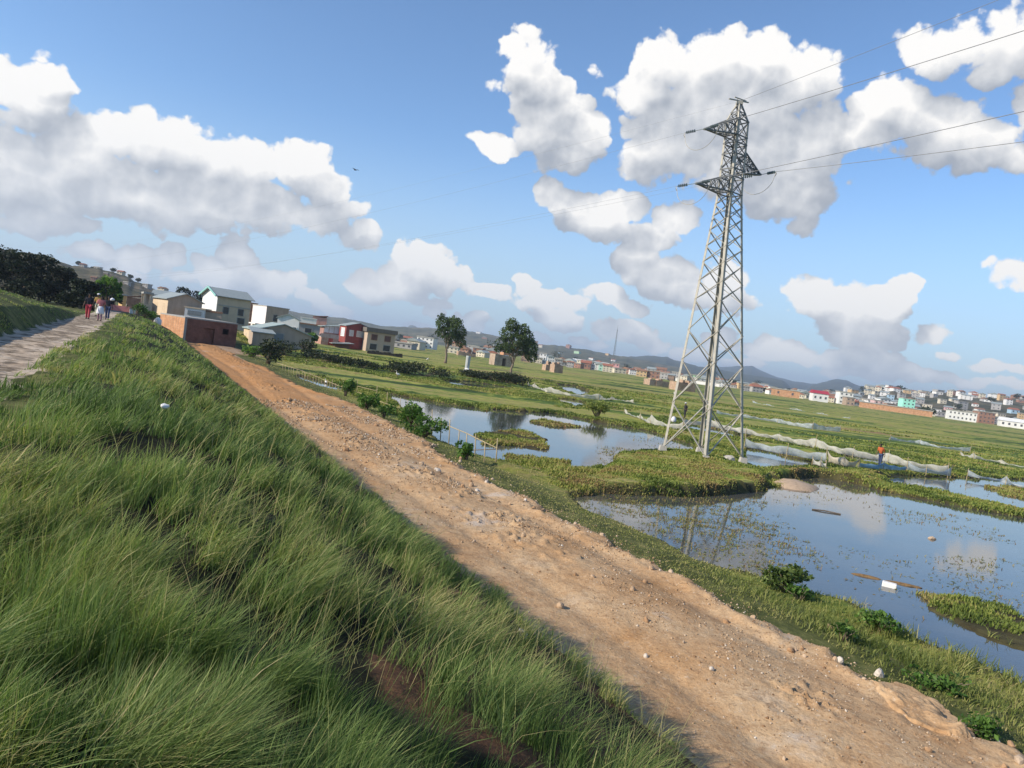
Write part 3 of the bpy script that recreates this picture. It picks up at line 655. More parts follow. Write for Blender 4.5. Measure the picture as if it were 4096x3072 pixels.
# dark trees beyond the grassy mound on the left
k = 0
for (px, top, Y, wd, lab) in [(-22, 240, 92, 6.5, 'dark tree cut by the left edge of the view'), (14, 249, 84, 5.5, 'tallest dark tree above the mound with feathery top'), (40, 254, 92, 5, 'dark tree right of the tallest one above the mound'),
        (60, 266, 88, 4.6, 'lower dark tree behind the lit grassy mound'), (82, 279, 80, 4.2, 'dark bushy tree just behind the walkers'), (100, 288, 98, 3.2, 'small dark tree over the heads of the walkers')]:
    g = PY(px, hor(px), Y); zt = PY(px, top, Y).z; z0 = H(g.x, g.y)-.3; Ht = zt-z0; q = random.Random(k+30); w = wd/Ht
    bl = [(q.uniform(-.5, .5)*w*.8, q.uniform(-.3, .3)*w, .3+.58*q.random()**.8, w*q.uniform(.22, .34), w*.3, q.uniform(.10, .17)) for _ in range(11)]+[(0, 0, .88, w*.3, w*.3, .11), (-w*.3, 0, .3, w*.34, w*.3, .22), (w*.3, 0, .3, w*.34, w*.3, .22)]
    tree('dark_tree', (g.x, g.y, z0), Ht, bl, .2, 7000, .34, lab, m=DARKLEAF, seed=40+k, trunk_top=.5, flat=.6, tone=.0, group='dark trees behind the mound'); k += 1
g = PY(106, 300, 84); tree('banana_plant', (g.x, g.y, H(g.x, g.y)), 4.2, [(0, 0, .7, .3, .3, .25), (.2, 0, .5, .25, .25, .2), (-.2, 0, .55, .2, .2, .2)], .09, 900, .55, 'light green banana plant behind the walkers', 'banana plant', BRIGHT, seed=61, trunk_top=.6)
g = PY(115, 300, 108); tree('dark_tree', (g.x, g.y, H(g.x, g.y)), PY(113, 283, 108).z-H(g.x, g.y), [(0, 0, .7, .22, .22, .3), (.1, 0, .45, .25, .25, .25), (-.15, 0, .45, .22, .22, .25)], .14, 3500, .34, 'narrow dark tree between the banana plant and the ochre house', m=DARKLEAF, seed=62, trunk_top=.6)
g = PY(189, 296, 175); tree('dark_tree', (g.x, g.y, 2.6), PY(187, 286, 175).z-2.6, [(-.2, 0, .78, .28, .25, .18), (.22, 0, .72, .3, .25, .17), (0, 0, .5, .4, .3, .2), (.5, 0, .6, .2, .2, .18)], .2, 3500, .45, 'round topped dark tree rising behind the grey gabled shed', m=DARKLEAF, seed=63, trunk_top=.6)

# leafy bushes along the verge
for i, (px, py, rw, hh, n, lab) in enumerate([(345,396,.62,1.0,700,'upright leafy bush where the two bamboo fences part'), (366,409,.68,.95,800,'dark green bush second along the verge, behind the bamboo fence'),
        (384,418,.62,.62,500,'low spreading light green bush between two taller verge bushes'), (412,430,.95,1.15,1500,'large leafy bush beside the bamboo posts'), (424,437,.75,.8,900,'darker right hand half of the large leafy bush by the bamboo posts'),
        (467,460,.42,.62,420,'small leafy plant at the foot of the short bamboo fence')]):
    p = PH(px, py); shrub('leafy_bush', (p.x, p.y, p.z-.03), rw*1.35, hh*1.2, lab, int(n*1.5), .17, BRIGHT, group='bushes along the verge', seed=70+i)
for i, (px, py, rw, hh, n, sz, lab) in enumerate([(785,592,.58,.62,1500,.115,'dark glossy bush at the edge of the near pond'), (800,600,.40,.36,600,.10,'low leafy plant right of the glossy pond bush'),
        (880,632,.55,.45,900,.10,'bushy plant on the bank below the white block floating in the pond'), (842,640,.40,.32,500,.09,'small leafy plant between the road edge and the pond bank'),
        (945,690,.60,.35,700,.09,'leafy plant near the right end of the road verge'), (985,735,.5,.35,700,.08,'sprawling leafy plant at the bottom right corner beside the road')]):
    p = PH(px, py); shrub('pond_bush', (p.x, p.y, p.z-.03), rw, hh, lab, n, sz, BRIGHT if i != 0 else LEAF, group='bushes on the pond bank', seed=90+i, tone=.15 if i == 0 else -.05)
# dark hedge pieces round the houses
HB = [(253,357,2.2,1.4,'light green bush beside the brick hut corner',1), (268,364,2.6,2.6,'big dark bush at the upper end of the bamboo fence',0), (283,355,3.2,2.0,'dark bush between the big bush and the grey house',0),
      (303,352,2.4,1.9,'bush under the banana leaves by the pink wall',0), (312,358,3.0,1.3,'dark hedge bush below the pink wall',0), (330,362,3.4,1.2,'dark hedge bush below the red verandah',0), (348,365,3.4,1.3,'dark hedge bush below the maroon house',0),
      (362,368,3.0,1.5,'low hedge bush left of the dark field wall',0), (392,372,4.0,1.5,'hedge bush on the bund below the beige house',0), (406,373,3.6,1.6,'hedge bush on the bund toward the lone trees',0), (424,376,4.6,1.7,'last hedge bush on the bund before the lone trees',0)]
for i, (px, py, rw, hh, lab, br) in enumerate(HB):
    p = PH(px, py); shrub('hedge_bush', (p.x, p.y, p.z-.1), rw, hh, lab, 1500, .30, BRIGHT if br else DARKLEAF, group='hedge bushes below the houses', seed=110+i, tone=.2)
p = PH(311, 350); tree('banana_plant', (p.x, p.y, p.z), 3.0, [(0, 0, .72, .3, .3, .2), (.25, 0, .55, .22, .22, .2)], .1, 420, .7, 'bright banana plant against the end of the grey house', 'banana plant', BRIGHT, seed=131, trunk_top=.6)
a = P(466, 375.5, .3); b = P(523, 385, .3)
for i in range(9):
    q = a.lerp(b, i/8); shrub('bund_bush', (q.x, q.y, .1), 3.0, 1.25+.35*(i > 4), '%s bush from the left in the dark low row below the two lone trees' % ['first', 'second', 'third', 'fourth', 'middle', 'sixth', 'seventh', 'eighth', 'last'][i], 1000, .26, DARKLEAF, group='row of dark bushes below the lone trees', seed=140+i, tone=.15)
p = PH(597, 417); shrub('reed_clump', (p.x, p.y, p.z-.05), 1.5, 1.5, 'tall brown green reed clump at the far side of the pond', 1300, .2, REED, 'reeds', seed=160)

# twigs, straw and cracks of dry dung on the dike path
n = 420; t_ = 12+60*rng.random(n)**1.2; s_ = rng.uniform(-3.4, -1.9, n); x, y = xy(s_, t_); z = height(x, y)+.012
a = rng.normal(.3, .35, n); l = rng.uniform(.06, .34, n)*(1+t_/60); w = rng.uniform(.006, .03, n)*(1+t_/30); dx, dy = np.cos(a), np.sin(a)
V = np.stack([np.stack([x-dx*l, y-dy*l, z], -1), np.stack([x-dy*w, y+dx*w, z+.02], -1), np.stack([x+dx*l, y+dy*l, z], -1), np.stack([x+dy*w, y-dx*w, z+.002], -1)], 1).reshape(-1, 3)
o = mesh_np('path_litter', V, [np.arange(4*n).reshape(-1, 4)], BARK); tag(o, 'dark twigs and straw strewn on the dike path', 'twigs', kind='stuff')
# ------------------------------------------------------------------ pylon
STEEL = metal((.46, .43, .36), .6); STEELD = metal((.20, .20, .19), .6, 'weathered_dark_steel'); CONC = paint((.42, .39, .34), .9, .15, 2)
GLASS = paint((.17, .20, .19), .3, .1, 3)
def build_pylon():
    f0 = P(702.5, 459, .42); Y0 = 43.2; base = PY(702, 458, Y0); base.z = .42
    # the tower stands a little out of plumb: fit its axis to foot and tip
    best = None
    for i in range(-40, 60):
        for j in range(170, 240, 1):
            h = j/10; lx = i/20
            q = proj((base.x+lx, base.y, base.z+h)); e = (q[0]-740)**2+(q[1]-97)**2
            if best is None or e < best[0]: best = (e, lx, h)
    _, lx, Ht = best
    root = empty('lattice_pylon', base, 0, 'tall grey steel lattice power pylon standing on the grassy bund between the ponds', 'pylon')
    axis = lambda z: Vector((lx*z/Ht, 0, z))
    def hpx(py):       # height on the axis seen at picture row py
        lo, hi = 0, Ht*1.05
        for _ in range(30):
            m = (lo+hi)/2
            if proj(base+axis(m))[1] > py: lo = m
            else: hi = m
        return lo
    zl0, zl1 = hpx(194.5), hpx(178.5); zr0, zr1 = hpx(172), hpx(152); zt0, zt1 = hpx(137.5), hpx(121.5)
    zs = [0, zl0, zt1, Ht-.35]; hw = [2.28, .70, .64, .16]      # half diagonal
    def corner(k, z):
        a = R([280, 10, 100, 190][k]); w = np.interp(z, zs, hw); return axis(z)+Vector((math.sin(a)*w, math.cos(a)*w, 0))
    for k in range(4):
        mb = MB(); zz = [0, 4, 8, 12, zl0, zt1, Ht-.35]
        for a, b in zip(zz, zz[1:]):
            w = float(np.interp(a, [0, zl0, Ht], [.17, .13, .08])); ca, cb = corner(k, a), corner(k, b)
            # angle iron: two flanges
            inn = (axis(a)-ca); inn.z = 0; inn.normalize(); sx = Vector((-inn.y, inn.x, 0))
            for s_ in (-1, 1):
                dr = (inn+sx*s_).normalized(); o = dr*w*.5
                mb.bar(ca+o, cb+o, w, .022, up=dr.cross((cb-ca).normalized()))
        l = mb.build('leg', STEEL, root)
        if k in (3,):
            for i in range(34): st_ = MB(); z = 1.5+i*.42; c = corner(k, z); st_.bar(c, c+Vector((.17, -.05, 0)), .018); st_.build('step_bolt', STEELD, l)
        fb = MB(); c = corner(k, 0); v = [c+Vector((a*.28, b*.28, -.6)) for a, b in ((-1, -1), (1, -1), (1, 1), (-1, 1))]+[c+Vector((a*.17, b*.17, .10)) for a, b in ((-1, -1), (1, -1), (1, 1), (-1, 1))]
        fb.add(v, [(0, 1, 2, 3), (7, 6, 5, 4)]+[(i, i+4, (i+1) % 4+4, (i+1) % 4) for i in range(4)]); fb.build('concrete_footing', CONC, root)
    lv = [0, hpx(407), hpx(363), hpx(333), hpx(302), hpx(283), hpx(264), hpx(248), hpx(232), hpx(218), hpx(206), zl0]
    up = [zl0, zl1, (zl1+zr1)/2-.3, zr1-.2, (zr1+zt0)/2, zt0, zt1]; pk = [zt1, (zt1+Ht)/2-.2, Ht-.9, Ht-.35]
    for k in range(4):
        k2 = (k+1) % 4; mb = MB()
        for i, (a, b) in enumerate(zip(lv, lv[1:])):
            w = .085 if i < 3 else .065
            mb.bar(corner(k, a), corner(k2, b), w, .03); mb.bar(corner(k2, a), corner(k, b), w, .03)
        mb.build('face_bracing', STEEL, root)
        mb = MB()
        for a, b in zip(up, up[1:]):
            mb.bar(corner(k, a), corner(k2, b), .05, .03); mb.bar(corner(k2, a), corner(k, b), .05, .03)
        for a in up: mb.bar(corner(k, a), corner(k2, a), .06)
        for a, b in zip(pk, pk[1:]):
            mb.bar(corner(k, a), corner(k2, b), .045, .03); mb.bar(corner(k2, a), corner(k, b), .045, .03)
        mb.build('upper_bracing', STEELD, root)
    mb = MB(); c = axis(Ht-.35); mb.box(-.17, .17, -.17, .17, -.05, .12, Matrix.Translation(c)); ca = Vector((math.sin(R(55)), math.cos(R(55)), 0))
    mb.bar(c-ca*.9+Vector((0, 0, .02)), c+ca*.75+Vector((0, 0, .30)), .06); mb.bar(c-ca*.45+Vector((0, 0, .25)), c+ca*.55+Vector((0, 0, .32)), .05); mb.bar(c+Vector((-.12, .1, 0)), c+Vector((-.1, .1, .35)), .04)
    mb.build('peak_bracket', STEEL, root)
    ends = {}
    def arm(tag_, za, zb, tippx, tippy, azs, cs):
        # tip on the arm's own bearing, as far out as the picture shows
        d = Vector((math.sin(R(azs)), math.cos(R(azs)), 0)); best = None
        for i in range(60, 360, 4):
            for j in range(-20, 60, 2):
                t = axis(za+(zb-za)*.5+j/20)+d*(i/100); q = proj(base+t); e = (q[0]-tippx)**2+(q[1]-tippy)**2
                if best is None or e < best[0]: best = (e, t)
                t = axis(za+(zb-za)*.5-j/20)+d*(i/100); q = proj(base+t); e = (q[0]-tippx)**2+(q[1]-tippy)**2
                if e < best[0]: best = (e, t)
        tip = best[1]; mb = MB(); A = [corner(c, za) for c in cs]; B = [corner(c, zb) for c in cs]
        for p_ in A: mb.bar(p_, tip, .065)
        for p_ in B: mb.bar(p_, tip, .065)
        n = 5
        for i in range(1, n):
            k0 = (i-1)/n; k1 = i/n
            for X, Y_ in ((A[0], B[0]), (A[1], B[1]), (A[0], A[1]), (B[0], B[1])):
                mb.bar(X.lerp(tip, k0), Y_.lerp(tip, k1), .038, .025); mb.bar(Y_.lerp(tip, k0), X.lerp(tip, k1), .038, .025)
                mb.bar(X.lerp(tip, k1), Y_.lerp(tip, k1), .035, .025)
        mb.bar(A[0].lerp(tip, .8), tip, .16, .10)
        mb.build('crossarm', STEELD, root); ends[tag_] = []
        for wd in (Vector((math.sin(R(-44)), math.cos(R(-44)), -.06)), Vector((math.sin(R(155)), math.cos(R(155)), -.02))):
            wd.normalize(); s0 = tip; s1 = tip+wd*1.25; ins = MB(); ins.tube([s0, s1], .018, 5)
            for i in range(5):
                c0 = s0+wd*(.60+i*.125); ins.tube([c0-wd*.03, c0, c0+wd*.012, c0+wd*.02], [.025, .09, .08, .025], 10)
            io = ins.build('insulator_string', GLASS, root); hw_ = MB(); hw_.tube([s1-wd*.05, s1+Vector((0, 0, -.12))+wd*.05, s1+Vector((0, 0, -.26))-wd*.05], .02, 5); hw_.build('arcing_horn', STEELD, io)
            ends[tag_].append(s1)
        a, b = ends[tag_]; pts = []
        for i in range(17):
            k = i/16; p_ = a.lerp(b, k); p_ = p_-Vector((0, 0, 1.15*math.sqrt(max(0, 1-(2*k-1)**2)))); pts.append(p_)
        mb = MB(); mb.tube(pts, .014, 5); mb.build('jumper_cable', STEEL, root)
    arm('lo', zl0, zl1, 696, 183, 235, (3, 0))
    arm('hi', zt0, zt1, 704.5, 128, 235, (3, 0))
    arm('r', zr0, zr1, 761, 174, 55, (1, 2))
    return root, base, ends, axis(Ht-.2)
pyl, pbase, ends, ptop = build_pylon()
WIRE = metal((.30, .30, .30), .6, 'aluminium_wire')
def wire(a, b, sag, label, r=.015):
    L = (b-a).length; pts = [a.lerp(b, i/40)-Vector((0, 0, 4*sag*(i/40)*(1-i/40))) for i in range(41)]
    mb = MB(); mb.tube(pts, r, 5); o = mb.build('power_line', WIRE); tag(o, label, 'power line', 'conductors strung from the pylon')
for key, lab in (('lo', 'lowest left crossarm'), ('hi', 'topmost left crossarm'), ('r', 'right crossarm')):
    a = pbase+ends[key][0]; wire(a, a+Vector((-222, 232, 2.0)), 9.5, 'faint power line running far left from the %s of the pylon' % lab, .005)
    a = pbase+ends[key][1]; d = Vector((.42, -.907, 0)); wire(a, a+d*140+Vector((0, 0, {'lo': 8, 'hi': 9, 'r': 1}[key])), 2.6 if key == 'lo' else 3.2, 'dark power line running toward the right foreground from the %s of the pylon' % lab, .014)
a = pbase+ptop; wire(a, a+Vector((-222, 232, 2)), 8, 'thin earth wire running far left from the very tip of the pylon', .004)
wire(a, a+Vector((.42, -.907, 0))*140+Vector((0, 0, 11)), 2.2, 'thin earth wire running toward the right foreground from the tip of the pylon', .010)

# ------------------------------------------------------------------ nets over the rice nurseries
def netmat(c, al):
    N = mat('mosquito_netting', .85, .1); p = obj_co(N); n = N.noise(p, 2.2, 5, .6)
    N.put(N.b.inputs['Base Color'], N.ramp(n, [(.3, tuple(x*.82 for x in c)), (.6, c)]))
    tr = N.new('ShaderNodeBsdfTranslucent'); N.put(tr.inputs[0], (*c, 1)); tp = N.new('ShaderNodeBsdfTransparent')
    m1 = N.new('ShaderNodeMixShader'); m1.inputs[0].default_value = .4; N.put(m1.inputs[1], N.b.outputs[0]); N.put(m1.inputs[2], tr.outputs[0])
    m2 = N.new('ShaderNodeMixShader'); N.put(m2.inputs[0], N.mr(n, .35, .7, al-.12, min(1, al+.12))); N.put(m2.inputs[1], tp.outputs[0]); N.put(m2.inputs[2], m1.outputs[0])
    N.put(N.o.inputs[0], m2.outputs[0]); return N.mat
NETW = netmat((.72, .69, .60), .70); NETG = netmat((.62, .66, .66), .60); NETB = netmat((.30, .48, .62), .85); NETC = netmat((.74, .66, .52), .9)
BAMBOO = paint((.42, .33, .19), .7, .2, 5); BAMD = paint((.14, .11, .08), .8, .2, 5)
def net(pts, h, label, m=NETW, step=2.6, peaks=.5, seed=0, group='white nets strung round the rice nurseries'):
    q = random.Random(seed); W = [P(x, y, .25) for x, y in pts]
    root = empty('net_fence', (W[0].x, W[0].y, .2), 0, label, 'net', group); o0 = Vector((W[0].x, W[0].y, .2))
    L = [0]
    for a, b in zip(W, W[1:]): L.append(L[-1]+(b-a).length)
    tot = L[-1]; ns = max(2, int(tot/step)); stakes = sorted([0, tot]+[tot*(i+q.uniform(-.25, .25))/ns for i in range(1, ns)])
    hs = [h*q.uniform(.62, 1.15) for _ in stakes]
    def at(d):
        for i in range(len(W)-1):
            if d <= L[i+1]+1e-6: return W[i].lerp(W[i+1], (d-L[i])/(L[i+1]-L[i]))
        return W[-1]
    n = int(tot/.16)+2; V = []; rows = 5
    for i in range(n):
        d = tot*i/(n-1); j = max(k for k in range(len(stakes)) if stakes[k] <= d+1e-6); j = min(j, len(stakes)-2)
        u = (d-stakes[j])/max(1e-6, stakes[j+1]-stakes[j]); top = .82*(hs[j]*(1-u)+hs[j+1]*u)-peaks*h*1.15*u*(1-u)*2-.05*h*math.sin(d*5+seed)
        p = at(d); e = at(min(tot, d+.1))-at(max(0, d-.1)); nx = Vector((-e.y, e.x, 0)).normalized()
        for k in range(rows):
            v = k/(rows-1); off = .14*h*math.sin(d*3.1+seed+k*.5)*(1-v)+.10*math.sin(d*7.3+k)*(1-v)+.30*h*(1-v)**2*(1 if (int(d/step) % 2) else .6)
            V.append((p.x+nx.x*off-o0.x, p.y+nx.y*off-o0.y, max(.04, top*v)))
    idx = np.arange(n*rows).reshape(n, rows); F = np.stack([idx[:-1, :-1], idx[1:, :-1], idx[1:, 1:], idx[:-1, 1:]], -1).reshape(-1, 4)
    c = mesh_np('net_cloth', V, [F], m, root, True); md = c.modifiers.new('thickness', 'SOLIDIFY'); md.thickness = .012
    for s_, hh in zip(stakes, hs):
        p = at(s_)-o0; mb = MB(); mb.tube([(p.x, p.y, -.3), (p.x+q.uniform(-.06, .06), p.y, hh+.05)], .022, 6); mb.build('stake', BAMBOO, root)
    return root
net([(527,385),(546,392),(570,396),(600,400),(620,400),(633,403)], .95, 'farthest pale net fence right of the lone trees', NETW, 6.5, .8, 1)
net([(624,413),(636,417),(650,424),(668,428),(682,431)], .95, 'near end of the white net fence left of the pylon', NETW, 4.0, .8, 2)
net([(684,424),(706,426),(741,433),(768,438),(805,446),(845,455),(880,461),(912,468),(948,474)], .95, 'longest white net fence, passing behind the pylon to the right', NETW, 3.2, .5, 3)
net([(716,413.5),(741,417),(768,421),(795,426),(812,429),(840,432)], .9, 'pale ragged net fence in the paddies behind the long white one', NETG, 4.5, .5, 4)
net([(744,447),(762,450),(782,454),(800,457),(826,462)], .80, 'grey translucent net fence right of the pylon feet', NETG, 2.6, .5, 5)
net([(826,462),(838,465),(849,467),(858,468)], .95, 'cream cloth end piece between the grey net and the blue net', NETC, 1.6, .5, 6)
net([(859,467),(875,469),(893,470),(906,471)], .62, 'faded blue net panel beside the orange shirted worker', NETB, 1.8, .25, 7)
net([(907,470),(920,472),(935,474),(950,476)], .8, 'grey bunched net at the right end of the long white fence', NETG, 1.5, .6, 8)
net([(960,455),(975,459),(990,461),(1010,465),(1040,470)], .75, 'small white net fence near the right edge of the paddies', NETW, 3.2, .8, 9)
net([(967,476),(985,479),(1000,482),(1015,486),(1040,491)], .70, 'low tattered net fence above the right hand pond', NETG, 2.4, .8, 10)
net([(752,403),(775,407),(800,411),(830,416),(850,419)], .8, 'thin pale net strip far out in the paddies right of the pylon', NETG, 6, .8, 13)
net([(890,440),(915,443),(940,448),(970,452)], .7, 'pale sagging net strip in the paddies beyond the blue net', NETG, 5, .8, 14)
net([(812,464),(820,466),(826,468)], .55, 'scrap of white net draped at the water edge', NETW, 1.0, .6, 11)

# ------------------------------------------------------------------ bamboo fences
def bfence(posts, rails, label, thin=.026):
    p0 = PH(*posts[0][:2]); root = empty('bamboo_fence', p0, 0, label, 'fence', 'bamboo fences along the pond')
    for (bx, by, tx, ty) in posts:
        b = PH(bx, by); b.z -= .25; Y = b.y; t = PY(tx, ty, Y); mb = MB(); mb.tube([b-p0, (b*.5+t*.5)-p0+Vector((.01, 0, 0)), t-p0], [thin, thin*.9, thin*.8], 7); mb.build('post', BAMBOO, root, True)
    for (pts, m) in rails:
        mb = MB(); V = [PY(x, y, Y)-p0 for x, y, Y in pts]; mb.tube(V, thin*.8, 6); mb.build('rail', m, root, True)
NP = [(432,431,432.3,409.5),(440.5,441,441.5,418),(449,444,450,419.5),(458,449,459.4,430),(466,452,467,433),(475,458,475.8,434),(484.5,462,485.2,442),(496,462,497.6,438)]
Ys = [PH(a, b).y for a, b, _, _ in NP]
bfence(NP, [([(432,420.5,Ys[0]),(450,426.5,Ys[2]),(466,433,Ys[4]),(480,440,Ys[5]),(498,448.5,Ys[7])], BAMBOO), ([(450,451,Ys[2]),(475,450,Ys[5]),(500,449,Ys[7]-.1)], BAMD)], 'short bamboo fence of eight posts at the pond edge')
fp = []; q = random.Random(4)
for i in range(26):
    k = i/25; bx = 283+k*(352-283); by = 371+k*(396-371)+q.uniform(-1, 1); fp.append((bx, by, bx+q.uniform(-.6, .6), by-q.uniform(5, 9)-(4 if i in (18, 22) else 0)))
for bx, by in ((376.7,398),(357,392),(387,404),(400,409),(407,412)): fp.append((bx, by, bx+.5, by-12))
Y = lambda x, y: PH(x, y).y
bfence(fp, [([(277,363,Y(283,371)),(300,370,Y(304,378)),(320,378,Y(324,386)),(338,385.5,Y(342,393)),(360,393,Y(364,399)),(378,401,Y(382,404)),(400,408,Y(402,411))], BAMBOO), ([(357,386,Y(357,392)),(377,391,Y(377,398))], BAMBOO)], 'long leaning bamboo fence receding toward the big dark bush', .022)

# ------------------------------------------------------------------ stones along and on the road
SM = [paint(c, .92, .25, 9) for c in ((.42, .29, .18), (.47, .35, .24), (.36, .22, .12), (.54, .47, .39))]
def stone(x, y, r, label, m, seed, flat=.7, group='stones of the dirt road', name='stone'):
    v, f = lumpy((0, 0, 0), (r, r*.8, r*flat), seed, 2, .3); mb = MB(); mb.add(v, f); o = mb.build(name, m, None, False)
    zr = float(roadz(np.array([x]), np.array([y]))[0]); o.location = (x, y, zr+r*flat*.3); o.rotation_euler = (seed*.3, seed*.7, seed*1.3); tag(o, label, 'stone', group)
    return o
named = [(346,453,.15,'orange clod casting a shadow in the upper road',2),(421,467,.12,'pale stone at the right road edge near the white one',1),(437,474,.13,'largest pale block on the right road edge',3),(462,493,.10,'small reddish stone on the right edge of the road',2),
    (471,489,.12,'tan stone left of the small white road edge stone',0),(477,495,.10,'small bright white stone at the grass edge of the road',3),(376,428,.13,'brown stone at the start of the right edge rubble',2),(392,432,.10,'rounded tan stone at the turf edge beside the bushes',0),
    (879,676,.11,'pale grey boulder at the lower right road edge',3),(884,693,.07,'bright white rubble lump below the pale boulder',3),(790,656,.08,'dark stone beside the right edge of the lower road',2),(726,626,.07,'brown clod in the middle of the lower road',2),
    (520,650,.09,'grey stone with rubble at the left centre of the road',3),(645,661,.05,'pale stone in the centre line of the lower road',3),(830,628,.09,'tan stone near the turf in the lower road',0),(560,611,.10,'clod left of centre in the middle road',0)]
for i, (px, py, r, lab, mi) in enumerate(named):
    p = PH(px, py); stone(p.x, p.y, r, lab, SM[mi], i+3)
q = random.Random(12); cnt = 0
for i in range(900):
    if cnt >= 210: break
    k = q.random(); t_ = -1+38*q.random()**1.4
    if k < .42: s_ = 10.35+q.gauss(0, .28)+float(fbm(np.array([t_*.16]), np.array([2.]), 3, 14)[0])*1.2+(1 if 22 < t_ < 50 else 0)
    elif k < .8: s_ = 8.1+.5*math.sin(t_*.11)+q.gauss(0, .55)
    else: s_ = q.uniform(5.8, 10.4)
    X, Y_ = xy(s_, t_)
    if not inview(np.array([X]), np.array([Y_]), 5)[0]: continue
    r = (.022+.055*q.random()**2.2)*(1.3 if k < .42 else 1); mi = q.choice([0, 0, 0, 1, 1, 2, 2, 3] if k > .42 else [0, 1, 1, 3, 2])
    if k < .42: lab = 'rubble stone in the row along the right edge of the dirt road'; gr = 'rubble along the right road edge'
    elif k < .8: lab = 'loose clod on the middle ridge of the dirt road'; gr = 'clods on the middle ridge'
    else: lab = 'loose stone lying in the wheel tracks of the dirt road'; gr = 'stones in the wheel tracks'
    stone(X, Y_, r, lab, SM[mi], i, q.uniform(.5, .8), gr); cnt += 1
# gravel and crumbs: one object
n = 52000; t_ = -3+44*rng.random(n)**1.35; k = rng.random(n)
s_ = np.where(k < .3, 10.3+rng.normal(0, .4, n)+fbm(t_*.16, t_*0+2, 3, 14)*1.2, np.where(k < .78, 8.1+.5*np.sin(t_*.11)+rng.normal(0, .70, n), rng.uniform(5.6, 10.6, n)))
x, y = xy(s_, t_); okk = inview(x, y, 10) & (fbm(x*1.2, y*1.2, 3, 88)+.3*fbm(x*4, y*4, 2, 89) > .0); x, y = x[okk], y[okk]; n = len(x); z = roadz(x, y)+.002
r = np.maximum(.008, np.hypot(x, y)*.0007)*rng.uniform(.6, 1, n)*(1+3.0*rng.random(n)**6)
u = np.array([(1, 0, 0), (0, 1, 0), (-1, 0, 0), (0, -1, 0), (.1, .1, .8), (0, 0, -.5)]); jit = rng.uniform(.6, 1.25, (n, 6, 1))
a = rng.uniform(0, 6.28, n); ca, sa = np.cos(a)[:, None], np.sin(a)[:, None]
ux = u[None, :, 0]*ca-u[None, :, 1]*sa; uy = u[None, :, 0]*sa+u[None, :, 1]*ca; uu = np.stack([ux, uy, np.broadcast_to(u[None, :, 2], ux.shape)], -1)*jit
V = np.stack([x, y, z], -1)[:, None, :]+uu*r[:, None, None]
F = np.array([(0, 1, 4), (1, 2, 4), (2, 3, 4), (3, 0, 4), (1, 0, 5), (2, 1, 5), (3, 2, 5), (0, 3, 5)]); F = (np.arange(n)[:, None, None]*6+F[None]).reshape(-1, 3)
GR = foliage([(0, (.20, .11, .055)), (.4, (.36, .235, .13)), (.8, (.47, .34, .22)), (.93, (.52, .42, .31)), (1, (.60, .55, .48))], 0.0, rough=.9); GR.name = 'gravel'
o = mesh_np('gravel', V.reshape(-1, 3), [F], GR, attrs={'rnd': np.repeat(rng.random(n), 6)}); tag(o, 'loose gravel and small clods scattered over the dirt road', 'gravel', kind='stuff')
# raised pad of packed earth at the lower right
W = np.array([PH(a, b)[:2] for a, b in [(868,692),(880,683),(897,682),(915,690),(935,702),(950,714),(966,724),(976,736),(966,747),(948,744),(928,735),(908,727),(893,716),(880,704)]])
lo, hi = W.min(0)-.3, W.max(0)+.3; gx, gy = np.meshgrid(np.linspace(lo[0], hi[0], 150), np.linspace(lo[1], hi[1], 150))
sdv = inseg(gx, gy, W)+fbm(gx*5, gy*5, 4, 91)*.22; zz = roadz(gx, gy)-.06+sst(sdv, -.03, .05)*(.10+fbm(gx*2, gy*2, 3, 92)*.03)+fbm(gx*12, gy*12, 3, 93)*.02
idx = np.arange(150*150).reshape(150, 150); F = np.stack([idx[:-1, :-1], idx[:-1, 1:], idx[1:, 1:], idx[1:, :-1]], -1).reshape(-1, 4); F = F[(sdv.ravel()[F] > -.06).all(1)]
c0 = np.array([W[:, 0].mean(), W[:, 1].mean(), 0.]); o = mesh_np('earth_slab', np.stack([gx, gy, zz], -1).reshape(-1, 3)-c0, [F], ROAD.data.materials[0], smooth=True, attrs={'clod': np.zeros(22500), 'ridge': np.zeros(22500), 'far': np.zeros(22500)-.2})
o.location = c0; tag(o, 'flat raised slab of packed pale earth at the lower right road edge', 'slab')
